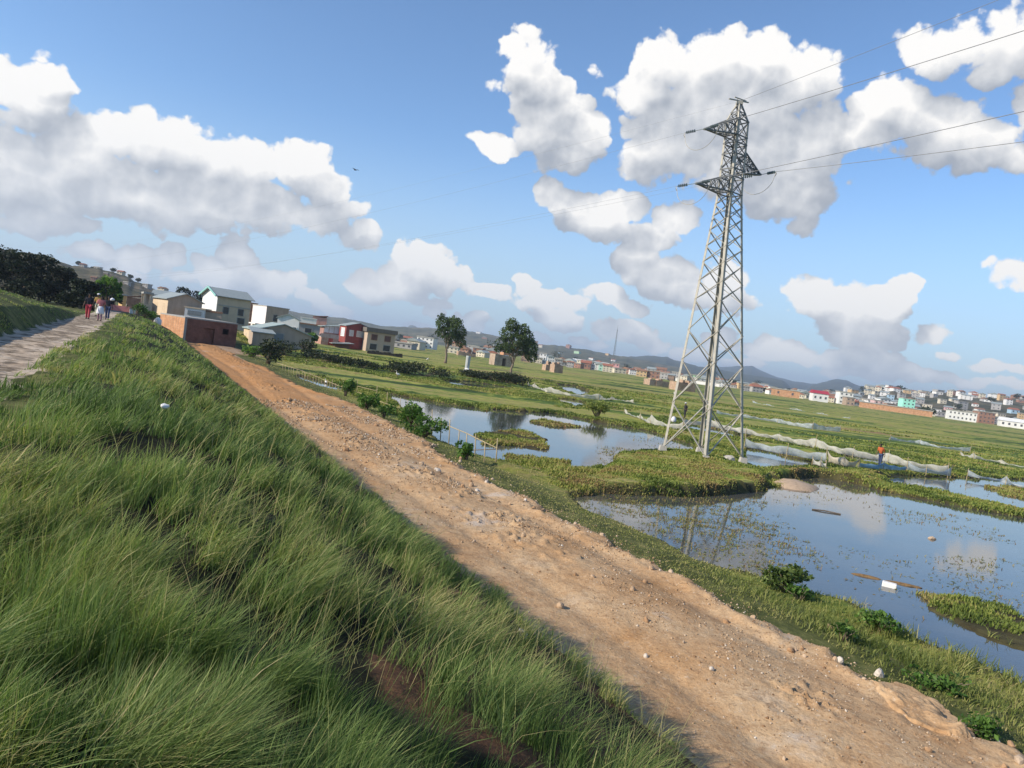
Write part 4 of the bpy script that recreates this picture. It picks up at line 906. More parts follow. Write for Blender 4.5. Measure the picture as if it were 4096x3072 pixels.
# ------------------------------------------------------------------ hills
def hill(name, prof, D, back, c1, c2, seed, foot=0.0, front=.55, houses=None):
    """a real ridge: crest read from picture columns at range D, falling to the plain in front and behind"""
    az = []; el = []
    for x, y in prof: a, e = azel(x, y); az.append(a); el.append(e)
    A = np.arange(min(az), max(az)+.01, .10); ce = np.interp(A, az, el)
    crest = CAMZ+D*np.tan(np.radians(ce)); crest = crest+(fbm(A*2.2, A*0+seed, 4, seed))*crest*.12
    crest *= sst(A, A[0]-.01, A[0]+1.2)*sst(-A, -A[-1]-.01, -A[-1]+1.2)*1.0
    us = np.linspace(-1, 1, 41); V = []
    for u in us:
        d = D*(1+u*front) if u < 0 else D*(1+u*back)
        k = (1-abs(u))**1.15; k = k*k*(3-2*k) if u < 0 else k
        rr = d; x = rr*np.sin(np.radians(A)); y = rr*np.cos(np.radians(A))
        z = crest*k*(1+fbm(x/D*16, y/D*16, 4, seed+3)*.8*(1-k))+foot
        V.append(np.stack([x, y, z-(1.5 if abs(u) > .97 else 0)], -1))
    V = np.array(V); n, m = V.shape[:2]; idx = np.arange(n*m).reshape(n, m)
    F = np.stack([idx[:-1, :-1], idx[:-1, 1:], idx[1:, 1:], idx[1:, :-1]], -1).reshape(-1, 4)[:, ::-1]
    o = mesh_np(name, V.reshape(-1, 3), [F], None, smooth=True); tag(o, kind='structure')
    N = mat('hillside', .95, .1); p = geo_pos(N); f = N.noise(p, 14/D, 9, .72); g = N.noise(p, 60/D, 6, .75)
    c = N.ramp(f, [(.35, c1), (.5, tuple((a+b)/2 for a, b in zip(c1, c2))), (.62, c2)]); c = N.mix(N.mr(g, .48, .6, 0, .75), c, tuple(x*.4 for x in c1))
    N.put(N.b.inputs['Base Color'], c); o.data.materials.append(N.mat)
    return lambda x, y: hz(V, D, back, front, A, x, y)
def hz(V, D, back, front, A, x, y):
    a = math.degrees(math.atan2(x, y)); r = math.hypot(x, y); u = (r/D-1)/front if r < D else (r/D-1)/back
    if abs(u) > 1 or a < A[0] or a > A[-1]: return 0
    i = int((u+1)/2*40); i = min(max(i, 0), 39); f = (u+1)/2*40-i; j = int(np.clip((a-A[0])/.10, 0, len(A)-1))
    return float(V[i][j][2]*(1-f)+V[i+1][j][2]*f)
G1, G2 = (.045, .060, .022), (.16, .13, .07)
hA = hill('hill', [(-200,232),(-60,243),(0,250),(30,254),(69,266),(85,267),(105,270),(124,276),(149,287),(165,293),(190,300),(230,312)], 620, .8, (.035, .050, .02), (.20, .145, .09), 3)
hB = hill('hill', [(180,302),(230,303),(287,310),(310,315),(330,317),(349,319),(380,326),(425,328),(437,328.5),(464,331),(493,335),(503,338),(539,344.5),(561,346),(592,351),(624,357),(648,361),(700,372)], 2300, .6, G1, (.19, .16, .10), 4)
hC = hill('hill', [(395,331),(402,326),(409,324.5),(418,327),(430,332)], 5200, .4, (.05, .06, .04), (.10, .10, .06), 5)
hD = hill('hill', [(600,360),(630,357),(648,355.5),(667,357.5),(678,361),(699,366.5),(715,368.5),(735,373),(770,378),(800,384)], 3600, .5, (.03, .045, .02), (.08, .08, .045), 6)
hE = hill('hill', [(690,372),(714,367.5),(741,366),(752,366),(762,371),(778,377.5),(794,381.5),(825,385),(850,392)], 5600, .4, (.03, .045, .03), (.07, .08, .05), 7)
hF = hill('hill', [(795,389),(815,384),(836,379.5),(848,381),(861,386.5),(880,393)], 4600, .4, (.035, .05, .03), (.08, .08, .05), 8)
hG = hill('hill', [(800,398),(861,391),(880,390),(895,388.5),(904,391.5),(923,394.5),(942,392.5),(955,395.5),(979,398),(998,398),(1024,399.5),(1060,402),(1150,415)], 1150, .5, (.04, .055, .022), (.18, .14, .09), 9)
hH = hill('hill', [(-300,255),(-150,270),(0,284),(60,291),(130,298),(200,308),(300,322)], 3000, .5, (.03, .045, .02), (.10, .10, .05), 10)
hJ = hill('hill', [(1000,412),(1060,408),(1120,414),(1200,426),(1300,440)], 2500, .5, G1, G2, 11)
def gz(x, y): return max(H(x, y), *[f(x, y) for f in (hA, hB, hG)])

# ------------------------------------------------------------------ buildings
FARW = paint((.09, .09, .095), .4, .1, 3); DARKW = paint((.02, .022, .025), .25, .1, 3, spec=.5); SHUT = paint((.22, .24, .24), .5, .1, 3)
ROOFM = paint((.30, .33, .31), .5, .15, 2); ROOFG = paint((.34, .40, .36), .5, .15, 2); RUST = paint((.28, .15, .09), .75, .25, 1.5); ROOFR = paint((.33, .13, .08), .8, .2, 2)
CEM = paint((.36, .34, .30), .9, .15, 1.5)
def corr(m): return m
class House:
    """box-like building: corner at picture column cx and range Y, left face to column xl, right face to column xr"""
    def __init__(s, name, cx, Y, xl, xr, ytop, zb, label, cat='house', phi=140, group=None, ybot=None):
        c = PY(cx, 300, Y); s.c = Vector((c.x, c.y, 0)); s.zb = zb
        s.dl = Vector((math.sin(R(phi+180)), math.cos(R(phi+180)), 0)); s.dr = Vector((math.sin(R(phi-90)), math.cos(R(phi-90)), 0))
        s.wl = s.fit(s.dl, xl); s.wr = s.fit(s.dr, xr)
        yt = ytop; s.h = PY(cx+(yt-300)*-.0, yt, Y).z-zb
        s.h = s.solve_h(cx, yt); s.root = empty(name, (s.c.x, s.c.y, zb), 0, label, cat, group)
        s.M = Matrix((( s.dr.x, s.dl.x, 0, 0), (s.dr.y, s.dl.y, 0, 0), (0, 0, 1, 0), (0, 0, 0, 1)))   # local: x along right face, y along left face
    def fit(s, d, x):
        lo, hi = 0, 200
        y0 = hor(x)+8
        # walls are seen edge to edge along their top: use the column at eye height
        def col_(k):
            p = s.c+d*k; return proj((p.x, p.y, CAMZ))[0]
        sg = 1 if col_(1) > col_(0) else -1
        if (x-col_(0))*sg <= 0: return 7.0          # that face is turned away
        for _ in range(40):
            m = (lo+hi)/2
            if (col_(m)-x)*sg < 0: lo = m
            else: hi = m
        return lo
    def solve_h(s, cx, yt):
        lo, hi = .5, 40
        for _ in range(30):
            m = (lo+hi)/2
            if proj((s.c.x, s.c.y, s.zb+m))[1] > yt: lo = m
            else: hi = m
        return lo
    def mb(s): return MB()
    def put(s, mb, name, m, parent=None):
        mb.v = [tuple(s.M @ Vector(v)) for v in mb.v]; return mb.build(name, m, parent or s.root)
    def walls(s, m, h=None, name='wall', below=1.5):
        h = h or s.h; b = MB(); b.box(0, s.wr, 0, s.wl, -below, h); return s.put(b, name, m)
    def rightwin(s, u, z, w, h, m=None, fr=None, door=False):
        """opening on the right hand face; u along the face 0..1"""
        x = u*s.wr; b = MB(); t = .09*max(1, w); d = -.07
        b.box(x-w/2-t, x+w/2+t, d, .0, z+h, z+h+t); b.box(x-w/2-t, x+w/2+t, d, .0, z-t, z); b.box(x-w/2-t, x-w/2, d, .0, z, z+h); b.box(x+w/2, x+w/2+t, d, .0, z, z+h)
        f = s.put(b, 'door' if door else 'window', fr or CEM); p = MB(); p.box(x-w/2, x+w/2, -.02, .05, z, z+h); s.put(p, 'door_leaf' if door else 'pane', m or DARKW, f)
    def leftwin(s, u, z, w, h, m=None, fr=None, door=False):
        y = u*s.wl; b = MB(); t = .09*max(1, w); d = -.07
        b.box(d, 0, y-w/2-t, y+w/2+t, z+h, z+h+t); b.box(d, 0, y-w/2-t, y+w/2+t, z-t, z); b.box(d, 0, y-w/2-t, y-w/2, z, z+h); b.box(d, 0, y+w/2, y+w/2+t, z, z+h)
        f = s.put(b, 'door' if door else 'window', fr or CEM); p = MB(); p.box(-.02, .05, y-w/2, y+w/2, z, z+h); s.put(p, 'door_leaf' if door else 'pane', m or DARKW, f)
    def flat(s, m, over=.15, t=.22, h=None):
        h = h or s.h; b = MB(); b.box(-over, s.wr+over, -over, s.wl+over, h, h+t); return s.put(b, 'roof', m)
    def mono(s, m, rise, over=.3, t=.12, h=None, along='r'):
        """single pitch; rises toward the back of the right (or left) face"""
        h = h or s.h; b = MB(); o = over
        zz = lambda x, y: h+rise*((y/s.wl) if along == 'l' else (x/s.wr))
        P_ = [(-o, -o), (s.wr+o, -o), (s.wr+o, s.wl+o), (-o, s.wl+o)]
        b.add([(x, y, zz(x, y)) for x, y in P_]+[(x, y, zz(x, y)+t) for x, y in P_], [(3, 2, 1, 0), (4, 5, 6, 7)]+[(i, (i+1) % 4, (i+1) % 4+4, i+4) for i in range(4)])
        return s.put(b, 'roof', m)
    def gable(s, m, wm, rise, over=.4, t=.12, ridge='r', h=None):
        """ridge='r': ridge runs along the right face, gable end on the left face"""
        h = h or s.h; b = MB(); o = over
        L, W = (s.wr, s.wl) if ridge == 'r' else (s.wl, s.wr); k = rise/(W/2)
        prof = [(-o, h-o*k), (W/2, h+rise), (W+o, h-o*k)]
        f = lambda u, v, z: (u, v, z) if ridge == 'r' else (v, u, z)
        for (a, za), (c, zc) in zip(prof, prof[1:]):
            q = [f(-o, a, za), f(L+o, a, za), f(L+o, c, zc), f(-o, c, zc)]; b.add(q+[(x, y, z+t) for x, y, z in q], [(3, 2, 1, 0), (4, 5, 6, 7)]+[(i, (i+1) % 4, (i+1) % 4+4, i+4) for i in range(4)])
        r = s.put(b, 'roof', m)
        for u0, u1 in ((0, .2), (L-.2, L)):
            g = MB(); g.add([f(u0, 0, h), f(u0, W, h), f(u0, W/2, h+rise-.01), f(u1, 0, h), f(u1, W, h), f(u1, W/2, h+rise-.01)], [(0, 1, 2), (5, 4, 3), (0, 3, 4, 1), (1, 4, 5, 2), (2, 5, 3, 0)]); s.put(g, 'gable_wall', wm)
        return r
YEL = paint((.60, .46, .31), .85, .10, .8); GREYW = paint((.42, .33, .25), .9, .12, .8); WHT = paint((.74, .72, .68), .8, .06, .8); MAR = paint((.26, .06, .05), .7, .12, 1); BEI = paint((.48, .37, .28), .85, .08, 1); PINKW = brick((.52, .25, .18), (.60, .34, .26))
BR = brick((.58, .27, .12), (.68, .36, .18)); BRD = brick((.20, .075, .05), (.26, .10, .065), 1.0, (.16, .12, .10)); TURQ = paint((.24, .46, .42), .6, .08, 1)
# unfinished brick enclosure
s = House('brick_hut', 187.5, 95, 162, 239, 318, .45, 'unfinished orange brick hut with grey coping at the end of the dirt road', 'hut')
b = MB(); t = .22; w, l, h = s.wr, s.wl, s.h
x0, x1 = w*.36, w*.57
b.box(0, x0, 0, t, -1, h); b.box(x0, x1, 0, t, h*.68, h)                                # corner pier, lintel over the wide opening
wx0, wx1 = w*.72, w*.84; b.box(x1, wx0, 0, t, -1, h); b.box(wx0, wx1, 0, t, -1, h*.50); b.box(wx0, wx1, 0, t, h*.74, h); b.box(wx1, w, 0, t, -1, h)
b.box(0, t, t, l, -1, h); b.box(w-t, w, t, l, -1, h); b.box(t, w-t, l-t, l, -1, h); s.put(b, 'wall', BRD)  # darker brick here paints the shade into the walls
b = MB(); b.box(-.04, 0, -.0, l, -1, h); s.put(b, 'painted_sunlit_face', BR)  # thin skin of brighter brick, sunlight painted onto the left face
b = MB(); b.box(-.05, w+.05, -.05, l+.05, h, h+.16); s.put(b, 'roof_slab', CEM)
b = MB(); b.box(-.03, .0, -.03, t*1.2, -.5, h); b.box(0, t*1.2, -.03, 0, -.5, h); s.put(b, 'corner_pier', CEM)
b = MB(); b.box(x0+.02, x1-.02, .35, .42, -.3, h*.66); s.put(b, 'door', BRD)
# grey shed with yellow front
s = House('gabled_shed', 168.5, 125, 153, 201.5, 298.3, 2.6, 'long grey shed with pale yellow lit front, left of the two storey house', 'shed'); s.walls(GREYW); 
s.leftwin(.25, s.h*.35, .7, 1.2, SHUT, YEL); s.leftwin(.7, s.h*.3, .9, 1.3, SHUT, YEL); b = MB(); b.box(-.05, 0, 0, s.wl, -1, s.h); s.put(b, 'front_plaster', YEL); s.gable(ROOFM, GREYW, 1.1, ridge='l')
# two storey house
s = House('two_storey_house', 217.7, 150, 201.6, 249.4, 295.2, 2.3, 'tall two storey yellow grey house with turquoise gable trim'); s.walls(YEL)
s.gable(ROOFM, YEL, 1.5, .6, ridge='r')
for u in (.27, .72): s.rightwin(u, s.h*.40, 1.1, 1.3, DARKW, CEM)
s.rightwin(.75, .6, 1.4, 1.2, DARKW, CEM)
b = MB(); b.box(0, s.wr, -.12, 0, s.h*.66, s.h*.69); s.put(b, 'floor_band', CEM)
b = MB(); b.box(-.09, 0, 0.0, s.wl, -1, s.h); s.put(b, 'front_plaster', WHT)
s.leftwin(.5, s.h*.70, .7, 1.3, paint((.25, .27, .38), .6), WHT); s.leftwin(.28, s.h*.30, .8, 1.5, paint((.30, .32, .48), .6), WHT); s.leftwin(.74, s.h*.28, .9, 1.4, SHUT, WHT)
W = s.wl; k = 1.5/(W/2); b = MB()
for (a, za, c, zc) in ((-.7, s.h-.7*k, W/2, s.h+1.5), (W+.7, s.h-.7*k, W/2, s.h+1.5)): b.bar((-.72, a, za+.05), (-.72, c, zc+.05), .10, .42)
s.put(b, 'gable_trim', TURQ)
b = MB(); b.add([(-.1, 0, s.h), (-.1, W, s.h), (-.1, W/2, s.h+1.45), (-.02, 0, s.h), (-.02, W, s.h), (-.02, W/2, s.h+1.45)], [(2, 1, 0), (3, 4, 5), (0, 1, 4, 3), (1, 2, 5, 4), (2, 0, 3, 5)]); s.put(b, 'gable_plaster', WHT)
# annex and garden wall between hut and house
s = House('annex', 186, 122, 184, 204.7, 307.3, 1.6, 'small white annex with balustrade panel behind the brick hut', 'annex', phi=165); s.walls(WHT); s.flat(YEL)
for u in (.3, .65): s.rightwin(u, s.h*.25, .6, .8, paint((.3, .33, .5), .6), WHT)
b = MB(); b.box(s.wr*.15, s.wr*.85, -.1, 0, s.h*.66, s.h*.88); s.put(b, 'balustrade', SHUT)
s = House('garden_wall', 206, 124, 205, 222, 311.5, 1.4, 'plain grey wall with brown coping right of the white annex', 'wall', phi=165); b = MB(); b.box(0, s.wr, 0, .3, -1, s.h); s.put(b, 'wall', GREYW); b = MB(); b.box(-.1, s.wr+.1, -.1, .4, s.h, s.h+.3); s.put(b, 'coping', RUST)
# white and grey box building and its rusty neighbour
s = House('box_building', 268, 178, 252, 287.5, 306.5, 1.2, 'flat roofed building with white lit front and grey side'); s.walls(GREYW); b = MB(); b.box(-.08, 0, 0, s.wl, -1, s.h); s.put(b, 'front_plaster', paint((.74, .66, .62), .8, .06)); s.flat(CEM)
for u in (.25, .5, .75): s.leftwin(u, s.h*.5, .8, 1.5, SHUT, WHT)
s.rightwin(.42, s.h*.5, 1.0, 1.5); b = MB(); b.box(-2.2, 0, .5, s.wl*.9, s.h*.30, s.h*.34); s.put(b, 'balcony', WHT)
s = House('brown_house', 251.5, 186, 248.5, 256, 303.4, 1.2, 'narrow rusty brown house squeezed behind the two storey house', phi=150); s.walls(brick((.35, .17, .10), (.42, .22, .13))); s.flat(RUST)
# grey house with green metal roof
s = House('grey_house', 258, 110, 246, 313, 329.3, .75, 'low grey house with pale green metal roof and wide gable', phi=152); s.walls(GREYW)
s.gable(ROOFG, GREYW, 1.25, .35, ridge='l'); s.rightwin(.42, .9, 1.4, 1.1, SHUT); s.leftwin(.72, .3, .8, 1.0, SHUT)
b = MB(); b.box(-.06, 0, 0, s.wl, -1, s.h); s.put(b, 'pale_side', YEL)  # thin yellowish skin over the left wall
s = House('lean_to', 257, 106.5, 251, 276, 331.0, .75, 'grey lean to shed with tin roof in front of the grey house', 'shed', phi=152); s.walls(GREYW, s.h*.95); s.mono(ROOFM, .5, .25, along='l', h=s.h*.95)
# white gabled house and long grey building behind
s = House('white_house', 280, 150, 278, 299, 317.3, .9, 'small white gabled house with three dark windows', phi=172); s.walls(WHT); s.gable(ROOFM, WHT, .9, .3, ridge='l')
for u in (.2, .52, .82): s.rightwin(u, s.h*.42, .75, 1.0, DARKW if u != .52 else YEL, WHT)
s = House('long_building', 300, 200, 298.5, 328, 323, .7, 'long grey building with rusty roof edge right of the white gabled house', phi=165); s.walls(paint((.30, .30, .31), .9, .1)); s.flat(RUST, .3, .3); s.rightwin(.38, s.h*.45, 1.7, 1.2)
s = House('rooftop_tank_house', 303, 225, 300, 316, 317.5, .6, 'small house with pale roof terrace seen over the long grey building', phi=165); s.walls(WHT); s.flat(WHT)
s = House('salmon_house', 316, 235, 315, 326, 316.5, .6, 'small salmon coloured house over the long grey building', phi=165); s.walls(paint((.60, .32, .25), .8)); s.mono(ROOFR, .6)
# maroon house with verandah
s = House('maroon_house', 350, 178, 339.6, 370.6, 325.5, .5, 'two storey maroon house with white framed windows'); s.walls(MAR); s.gable(ROOFM, MAR, .9, .3, ridge='l')
for u in (.22, .52, .66, .84): s.rightwin(u, s.h*.56, 1.0, 1.3, paint((.55, .55, .55), .4), WHT)
s.leftwin(.45, s.h*.52, 1.6, 1.8, paint((.6, .6, .6), .4), WHT)
s2 = House('verandah_house', 326, 172, 317, 340, 337, .6, 'single storey pink brick house front with balustrade and red porch', phi=158); s2.walls(PINKW); b = MB(); b.box(-.1, s2.wr, -.12, 0, s2.h, s2.h+.9); s2.put(b, 'balustrade', paint((.45, .33, .28), .8)); b = MB(); b.box(0, s2.wr, .1, s2.wl, s2.h, s2.h+.15); s2.put(b, 'terrace', CEM)
s2.rightwin(.55, .1, 1.0, 1.9, paint((.45, .08, .06), .7), PINKW, True); s2.rightwin(.2, 1.0, 1.2, .9, PINKW, BEI)
s3 = House('upper_room', 327.5, 181, 326, 339.6, 326.3, 3.2, 'upper room with three white window shutters left of the maroon house', 'upper floor', phi=158); s3.walls(paint((.35, .20, .17), .8), below=2.5); s3.mono(ROOFG, .5, .6)
for u in (.18, .5, .82): s3.rightwin(u, s3.h*.2, .9, 1.5, paint((.7, .7, .7), .4), WHT)
s4 = House('porch', 341, 170, 339, 351.5, 343.5, .5, 'tin roofed red brick porch in front of the maroon house', phi=158); s4.walls(BRD); s4.mono(ROOFM, .3, .9)
# beige house
s = House('beige_house', 372, 176, 371, 395.5, 331.5, .4, 'beige two storey house with dark roof band, right of the maroon house', phi=158); s.walls(BEI)
b = MB(); b.box(-.4, s.wr+.4, -.4, s.wl+.4, s.h, s.h+1.0); s.put(b, 'roof', paint((.15, .13, .11), .8))
for u in (.25, .73): s.rightwin(u, s.h*.62, 1.3, 1.2, paint((.13, .06, .05), .6), RUST); s.rightwin(u, s.h*.12, 1.6, 1.3)
s = House('field_wall', 374, 158, 373, 405, 351, .3, 'dark field wall below the beige house', 'wall', phi=160); b = MB(); b.box(0, s.wr, 0, .5, -.6, s.h); s.put(b, 'wall', paint((.08, .06, .045), .95, .3, .8)); b = MB()  # very dark blotchy brown wall
for i in range(9): b.box(s.wr*i/9+.05, s.wr*(i+1)/9-.08, -.06, .56, s.h, s.h+.12+.1*(i % 3)); 
s.put(b, 'coping', paint((.06, .05, .035), .95, .3, .8))
# left edge of the village
s = House('ochre_house', 122.5, 122, 119, 126.5, 295.5, 2.7, 'small ochre house left of the concrete frame'); s.walls(paint((.58, .38, .16), .85)); s.flat(ROOFM)
s = House('brown_shed', 127, 128, 125.5, 140, 297, 2.7, 'low brown shed between the ochre house and the concrete frame', 'shed', phi=155); s.walls(paint((.26, .17, .12), .9)); s.mono(RUST, .4)
s = House('concrete_frame_house', 143.5, 118, 141, 152, 293.5, 2.5, 'unfinished concrete frame house with open upper floor', phi=150)
for x in (0, 1):
    for y in (0, 1): b = MB(); b.box(x*s.wr-(.3 if x else 0), x*s.wr+(0 if x else .3), y*s.wl-(.3 if y else 0), y*s.wl+(0 if y else .3), -1, s.h); s.put(b, 'column', YEL)
b = MB(); b.box(-.1, s.wr+.1, -.1, s.wl+.1, s.h, s.h+.3); s.put(b, 'roof_slab', CEM); b = MB(); b.box(.3, s.wr-.3, .05, .25, -1, s.h*.55); s.put(b, 'infill_wall', YEL); b = MB(); b.box(.3, s.wr-.2, s.wl-.3, s.wl-.1, -1, s.h); s.put(b, 'back_wall', GREYW)
s = House('grey_roof_house', 152.5, 140, 151, 178, 294.3, 2.6, 'long low grey roof behind the yellow fronted shed', phi=160); s.walls(GREYW); s.gable(ROOFM, GREYW, .9, ridge='r')
s = House('pink_wall', 112, 92, 111, 130, 304.5, 2.4, 'low pink topped wall across the end of the dike path', 'wall', phi=165); b = MB(); b.box(0, s.wr, 0, .3, -1, s.h*.55); s.put(b, 'wall', paint((.25, .27, .30), .9)); b = MB(); b.box(-.05, s.wr+.05, -.05, .35, s.h*.55, s.h); s.put(b, 'coping', paint((.62, .24, .22), .8))
s = House('low_white_wall', 131, 92, 130.5, 139, 309, 2.0, 'short pale wall right of the pink topped wall', 'wall', phi=150); b = MB(); b.box(0, s.wr, 0, .4, -1.5, s.h); s.put(b, 'wall', WHT); b = MB(); b.box(-.05, s.wr+.05, -.05, .45, s.h, s.h+.1); s.put(b, 'coping', CEM)
for i, (px, py, Y_, lab) in enumerate([(136, 313, 88, 'green bush by the short pale wall'), (146, 316, 90, 'green bush in front of the yellow fronted shed'), (156, 312, 108, 'bush under the yellow fronted shed')]):
    p = PY(px, py, Y_); shrub('garden_bush', (p.x, p.y, H(p.x, p.y)-.1), 1.5, 1.7, lab, 900, .22, BRIGHT, group='garden bushes before the village', seed=200+i, tone=-.1)
p = PY(158, 322, 90); v, f = lumpy((0, 0, 0), (.5, .5, .55), 4, 2, .2); b = MB(); b.add(v, f); o = b.build('sack_pile', WHT, None, True); o.location = (p.x, p.y, H(p.x, p.y)+.3); tag(o, 'white sheeting heaped against the left end of the brick hut', 'sheeting')

# ------------------------------------------------------------------ brick stacks and huts in the paddies
def bstack(px, py, w, d, h, label, phi=150, name='brick_stack', cat='brick stack', door=False, steps=True):
    p = P(px, py, .25); root = empty(name, (p.x, p.y, .2), -R(phi-180), label, cat, 'brick stacks in the paddies'); q = random.Random(int(px)); b = MB()
    if door:
        b.box(-w/2, -w*.06, -d/2, d/2, -.3, h); b.box(w*.14, w/2, -d/2, d/2, -.3, h*.95); b.box(-w*.06, w*.14, -d/2, d/2, h*.72, h*.97); b.box(-w*.06, w*.14, d/2-.25, d/2, -.3, h*.72)
        b.build('wall', BR2, root); t_ = MB(); t_.box(w*.05, w*.6, -d*.2, d*.5, h, h*1.22); t_.build('broken_gable', BR, root)
    else:
        n = 3
        for i in range(n):
            x0 = -w/2+w*i/n; hh = h*q.uniform(.7, 1.0); b.box(x0, x0+w/n*.96, -d/2+q.uniform(0, .2), d/2, -.3, hh)
        b.build('stack', BR3, root); t_ = MB()
        for i in range(4): x0 = q.uniform(-w/2, w/2-.6); t_.box(x0, x0+q.uniform(.4, .9), -d/4, d/4, h*.72, h*q.uniform(.95, 1.15))
        t_.build('loose_top', BR3, root)
    return root
BR3 = brick((.44, .28, .18), (.54, .37, .25)); BR2 = brick((.42, .30, .21), (.50, .38, .28))
bstack(500, 366, 5.6, 4, 3.4, 'roofless brick hut with dark doorway beside the right lone tree', 155, 'roofless_hut', 'hut', True)
bstack(547, 371, 2.6, 2.4, 2.9, 'left brick stack of the pair right of the lone trees', 150); bstack(556, 373, 3.2, 2.6, 2.9, 'right brick stack of the pair right of the lone trees', 150)
bstack(466, 356.5, 8, 3, 2.0, 'long low brick stack between the two lone trees', 160); bstack(487, 357.5, 5.5, 3, 2.6, 'brick stack touching the roofless hut on its left', 160)
bstack(656, 386, 7, 4, 2.2, 'low crumbled brick stack left of the pylon', 160); bstack(682, 391, 6.5, 4, 2.9, 'square brick stack seen between the left legs of the pylon', 160)
# small post with white cloth in the paddies
p = P(466.5, 372, .3); root = empty('field_post', (p.x, p.y, .2), 0, 'short grey post wrapped in a white sack between the lone trees', 'post'); b = MB(); b.tube([(0, 0, -.3), (0, 0, 1.2), (0.02, 0, 2.9)], [.42, .38, .40], 8); b.build('post', paint((.42, .43, .42), .8), root); v, f = lumpy((0, -.3, .35), (.62, .5, .5), 8); b = MB(); b.add(v, f); b.build('sack', WHT, root, True)

# ------------------------------------------------------------------ the far town
PAL = {'white': (.74, .72, .68), 'cream': (.62, .55, .42), 'grey': (.38, .36, .34), 'brick red': (.42, .20, .13), 'pink': (.62, .38, .36), 'ochre': (.55, .38, .20), 'brown': (.28, .19, .13), 'pale blue': (.36, .50, .60), 'pale green': (.40, .58, .36)}
PM = {k: (brick(tuple(x*.9 for x in v), v, 1.0) if k == 'brick red' else paint(v, .85, .10, .25)) for k, v in PAL.items()}
RM = {'grey roof': ROOFM, 'rusty roof': RUST, 'red roof': ROOFR, 'flat roof': CEM}
def far(name, px, py, w, h, d, m, label, cat='house', phi=188, roof='flat', rm=None, wins=0, floors=1, z=None, group=None, D=None):
    """far building: foot at the picture position, size in metres"""
    p = P(px, py, .8) if D is None else PY(px, hor(px), D)
    z = gz(p.x, p.y) if z is None else z
    root = empty(name, (p.x, p.y, z), 0, label, cat, group); a = R(phi-90); dx = Vector((math.sin(a), math.cos(a), 0)); dy = Vector((-dx.y, dx.x, 0))
    root.rotation_euler = (0, 0, math.atan2(dx.y, dx.x))
    b = MB(); b.box(-w/2, w/2, 0, d, -3, h); b.build('wall', m, root); r = MB()
    if roof == 'gable':
        k = min(2.0, d*.22)
        r.add([(-w/2-.4, -.4, h), (w/2+.4, -.4, h), (w/2+.4, d/2, h+k), (-w/2-.4, d/2, h+k), (w/2+.4, d+.4, h), (-w/2-.4, d+.4, h)], [(0, 1, 2, 3), (3, 2, 4, 5), (1, 4, 2), (0, 3, 5), (0, 5, 4, 1)])
    elif roof == 'gable2':
        k = min(2.0, w*.22)
        r.add([(-w/2-.4, -.4, h), (-w/2-.4, d+.4, h), (0, d+.4, h+k), (0, -.4, h+k), (w/2+.4, d+.4, h), (w/2+.4, -.4, h)], [(0, 3, 2, 1), (3, 5, 4, 2), (0, 5, 3), (1, 2, 4), (0, 1, 4, 5)])
    else: r.box(-w/2-.3, w/2+.3, -.3, d+.3, h, h+.5)
    r.build('roof', rm or CEM, root)
    if wins:
        for fl in range(floors):
            for i in range(wins):
                u = -w/2+w*(i+.5)/wins; zz = h*(fl+.38)/floors; ww = min(1.1, w/wins*.36); b = MB(); b.box(u-ww/2, u+ww/2, -.08, .1, zz, zz+min(1.3, h/floors*.38)); b.build('window', FARW, root)
    return root
# landmarks of the town, left to right: column, foot row, width and height seen
def farp(name, px, py, wp, hp, d, m, label, D=480, **k):
    return far(name, px, py, wp*D/750, hp*D/750, d, m, label, D=D, **k)
farp('cream_block', 391, 346, 9, 7, 8, PM['cream'], 'cream flat roofed block just right of the beige house', wins=3, floors=2, D=330)
farp('low_shed', 402, 351, 22, 5, 8, PM['grey'], 'long low grey shed right of the beige house', 300, cat='shed', rm=CEM, wins=4)
farp('gabled_house', 414, 352, 13, 8, 10, PM['cream'], 'cream gabled house left of the big white block', 320, roof='gable2', rm=ROOFM, wins=2)
farp('white_block', 425, 349, 17, 11, 10, PM['white'], 'large white block with dark balconies left of the first lone tree', 400, cat='block', wins=4, floors=3)
farp('red_house', 478, 356, 10, 8, 8, PM['brick red'], 'brick red two storey house between the two lone trees', 380, wins=2, floors=2)
farp('cream_gabled_house', 492, 357, 15, 7, 10, PM['cream'], 'wide cream gabled house left of the right lone tree', 390, roof='gable2', rm=ROOFM, wins=3)
farp('white_tower_house', 543, 361, 7, 10, 7, PM['white'], 'tall narrow white house right of the second lone tree', 440, wins=2, floors=3)
farp('warehouse', 590, 362, 36, 5, 24, PM['cream'], 'long cream warehouse with white roof behind the brick houses', 620, cat='warehouse', rm=PM['white'], roof='gable')
farp('yellow_house', 586, 364, 5.5, 6, 6, paint((.60, .50, .10), .8), 'bright yellow house in front of the long warehouse', 510, wins=2, floors=2)
farp('green_house', 608, 366, 7, 6, 6, paint((.30, .50, .10), .8), 'bright green house left of the pink house', 520, wins=2, floors=2)
farp('pink_house', 615.5, 369, 7, 9, 6, paint((.68, .36, .33), .8), 'tall pink house in the front row of the far town', 510, wins=2, floors=3)
farp('mint_house', 601, 370, 4, 6, 6, paint((.42, .66, .52), .8), 'small mint house left of the bright green one', 500, wins=1, floors=2)
farp('brick_house', 586, 372, 10, 6, 8, PM['brick red'], 'brick house with red roof left of the far pink house', 480, roof='gable', rm=ROOFR, wins=3)
farp('blue_house', 643, 376, 10, 5.5, 8, paint((.22, .50, .60), .8), 'turquoise blue house at the front edge of the far town', 480, wins=3)
farp('brick_building', 653.5, 378, 13, 7, 9, PM['brick red'], 'large plain brick block left of the pylon', 470, wins=3, floors=2)
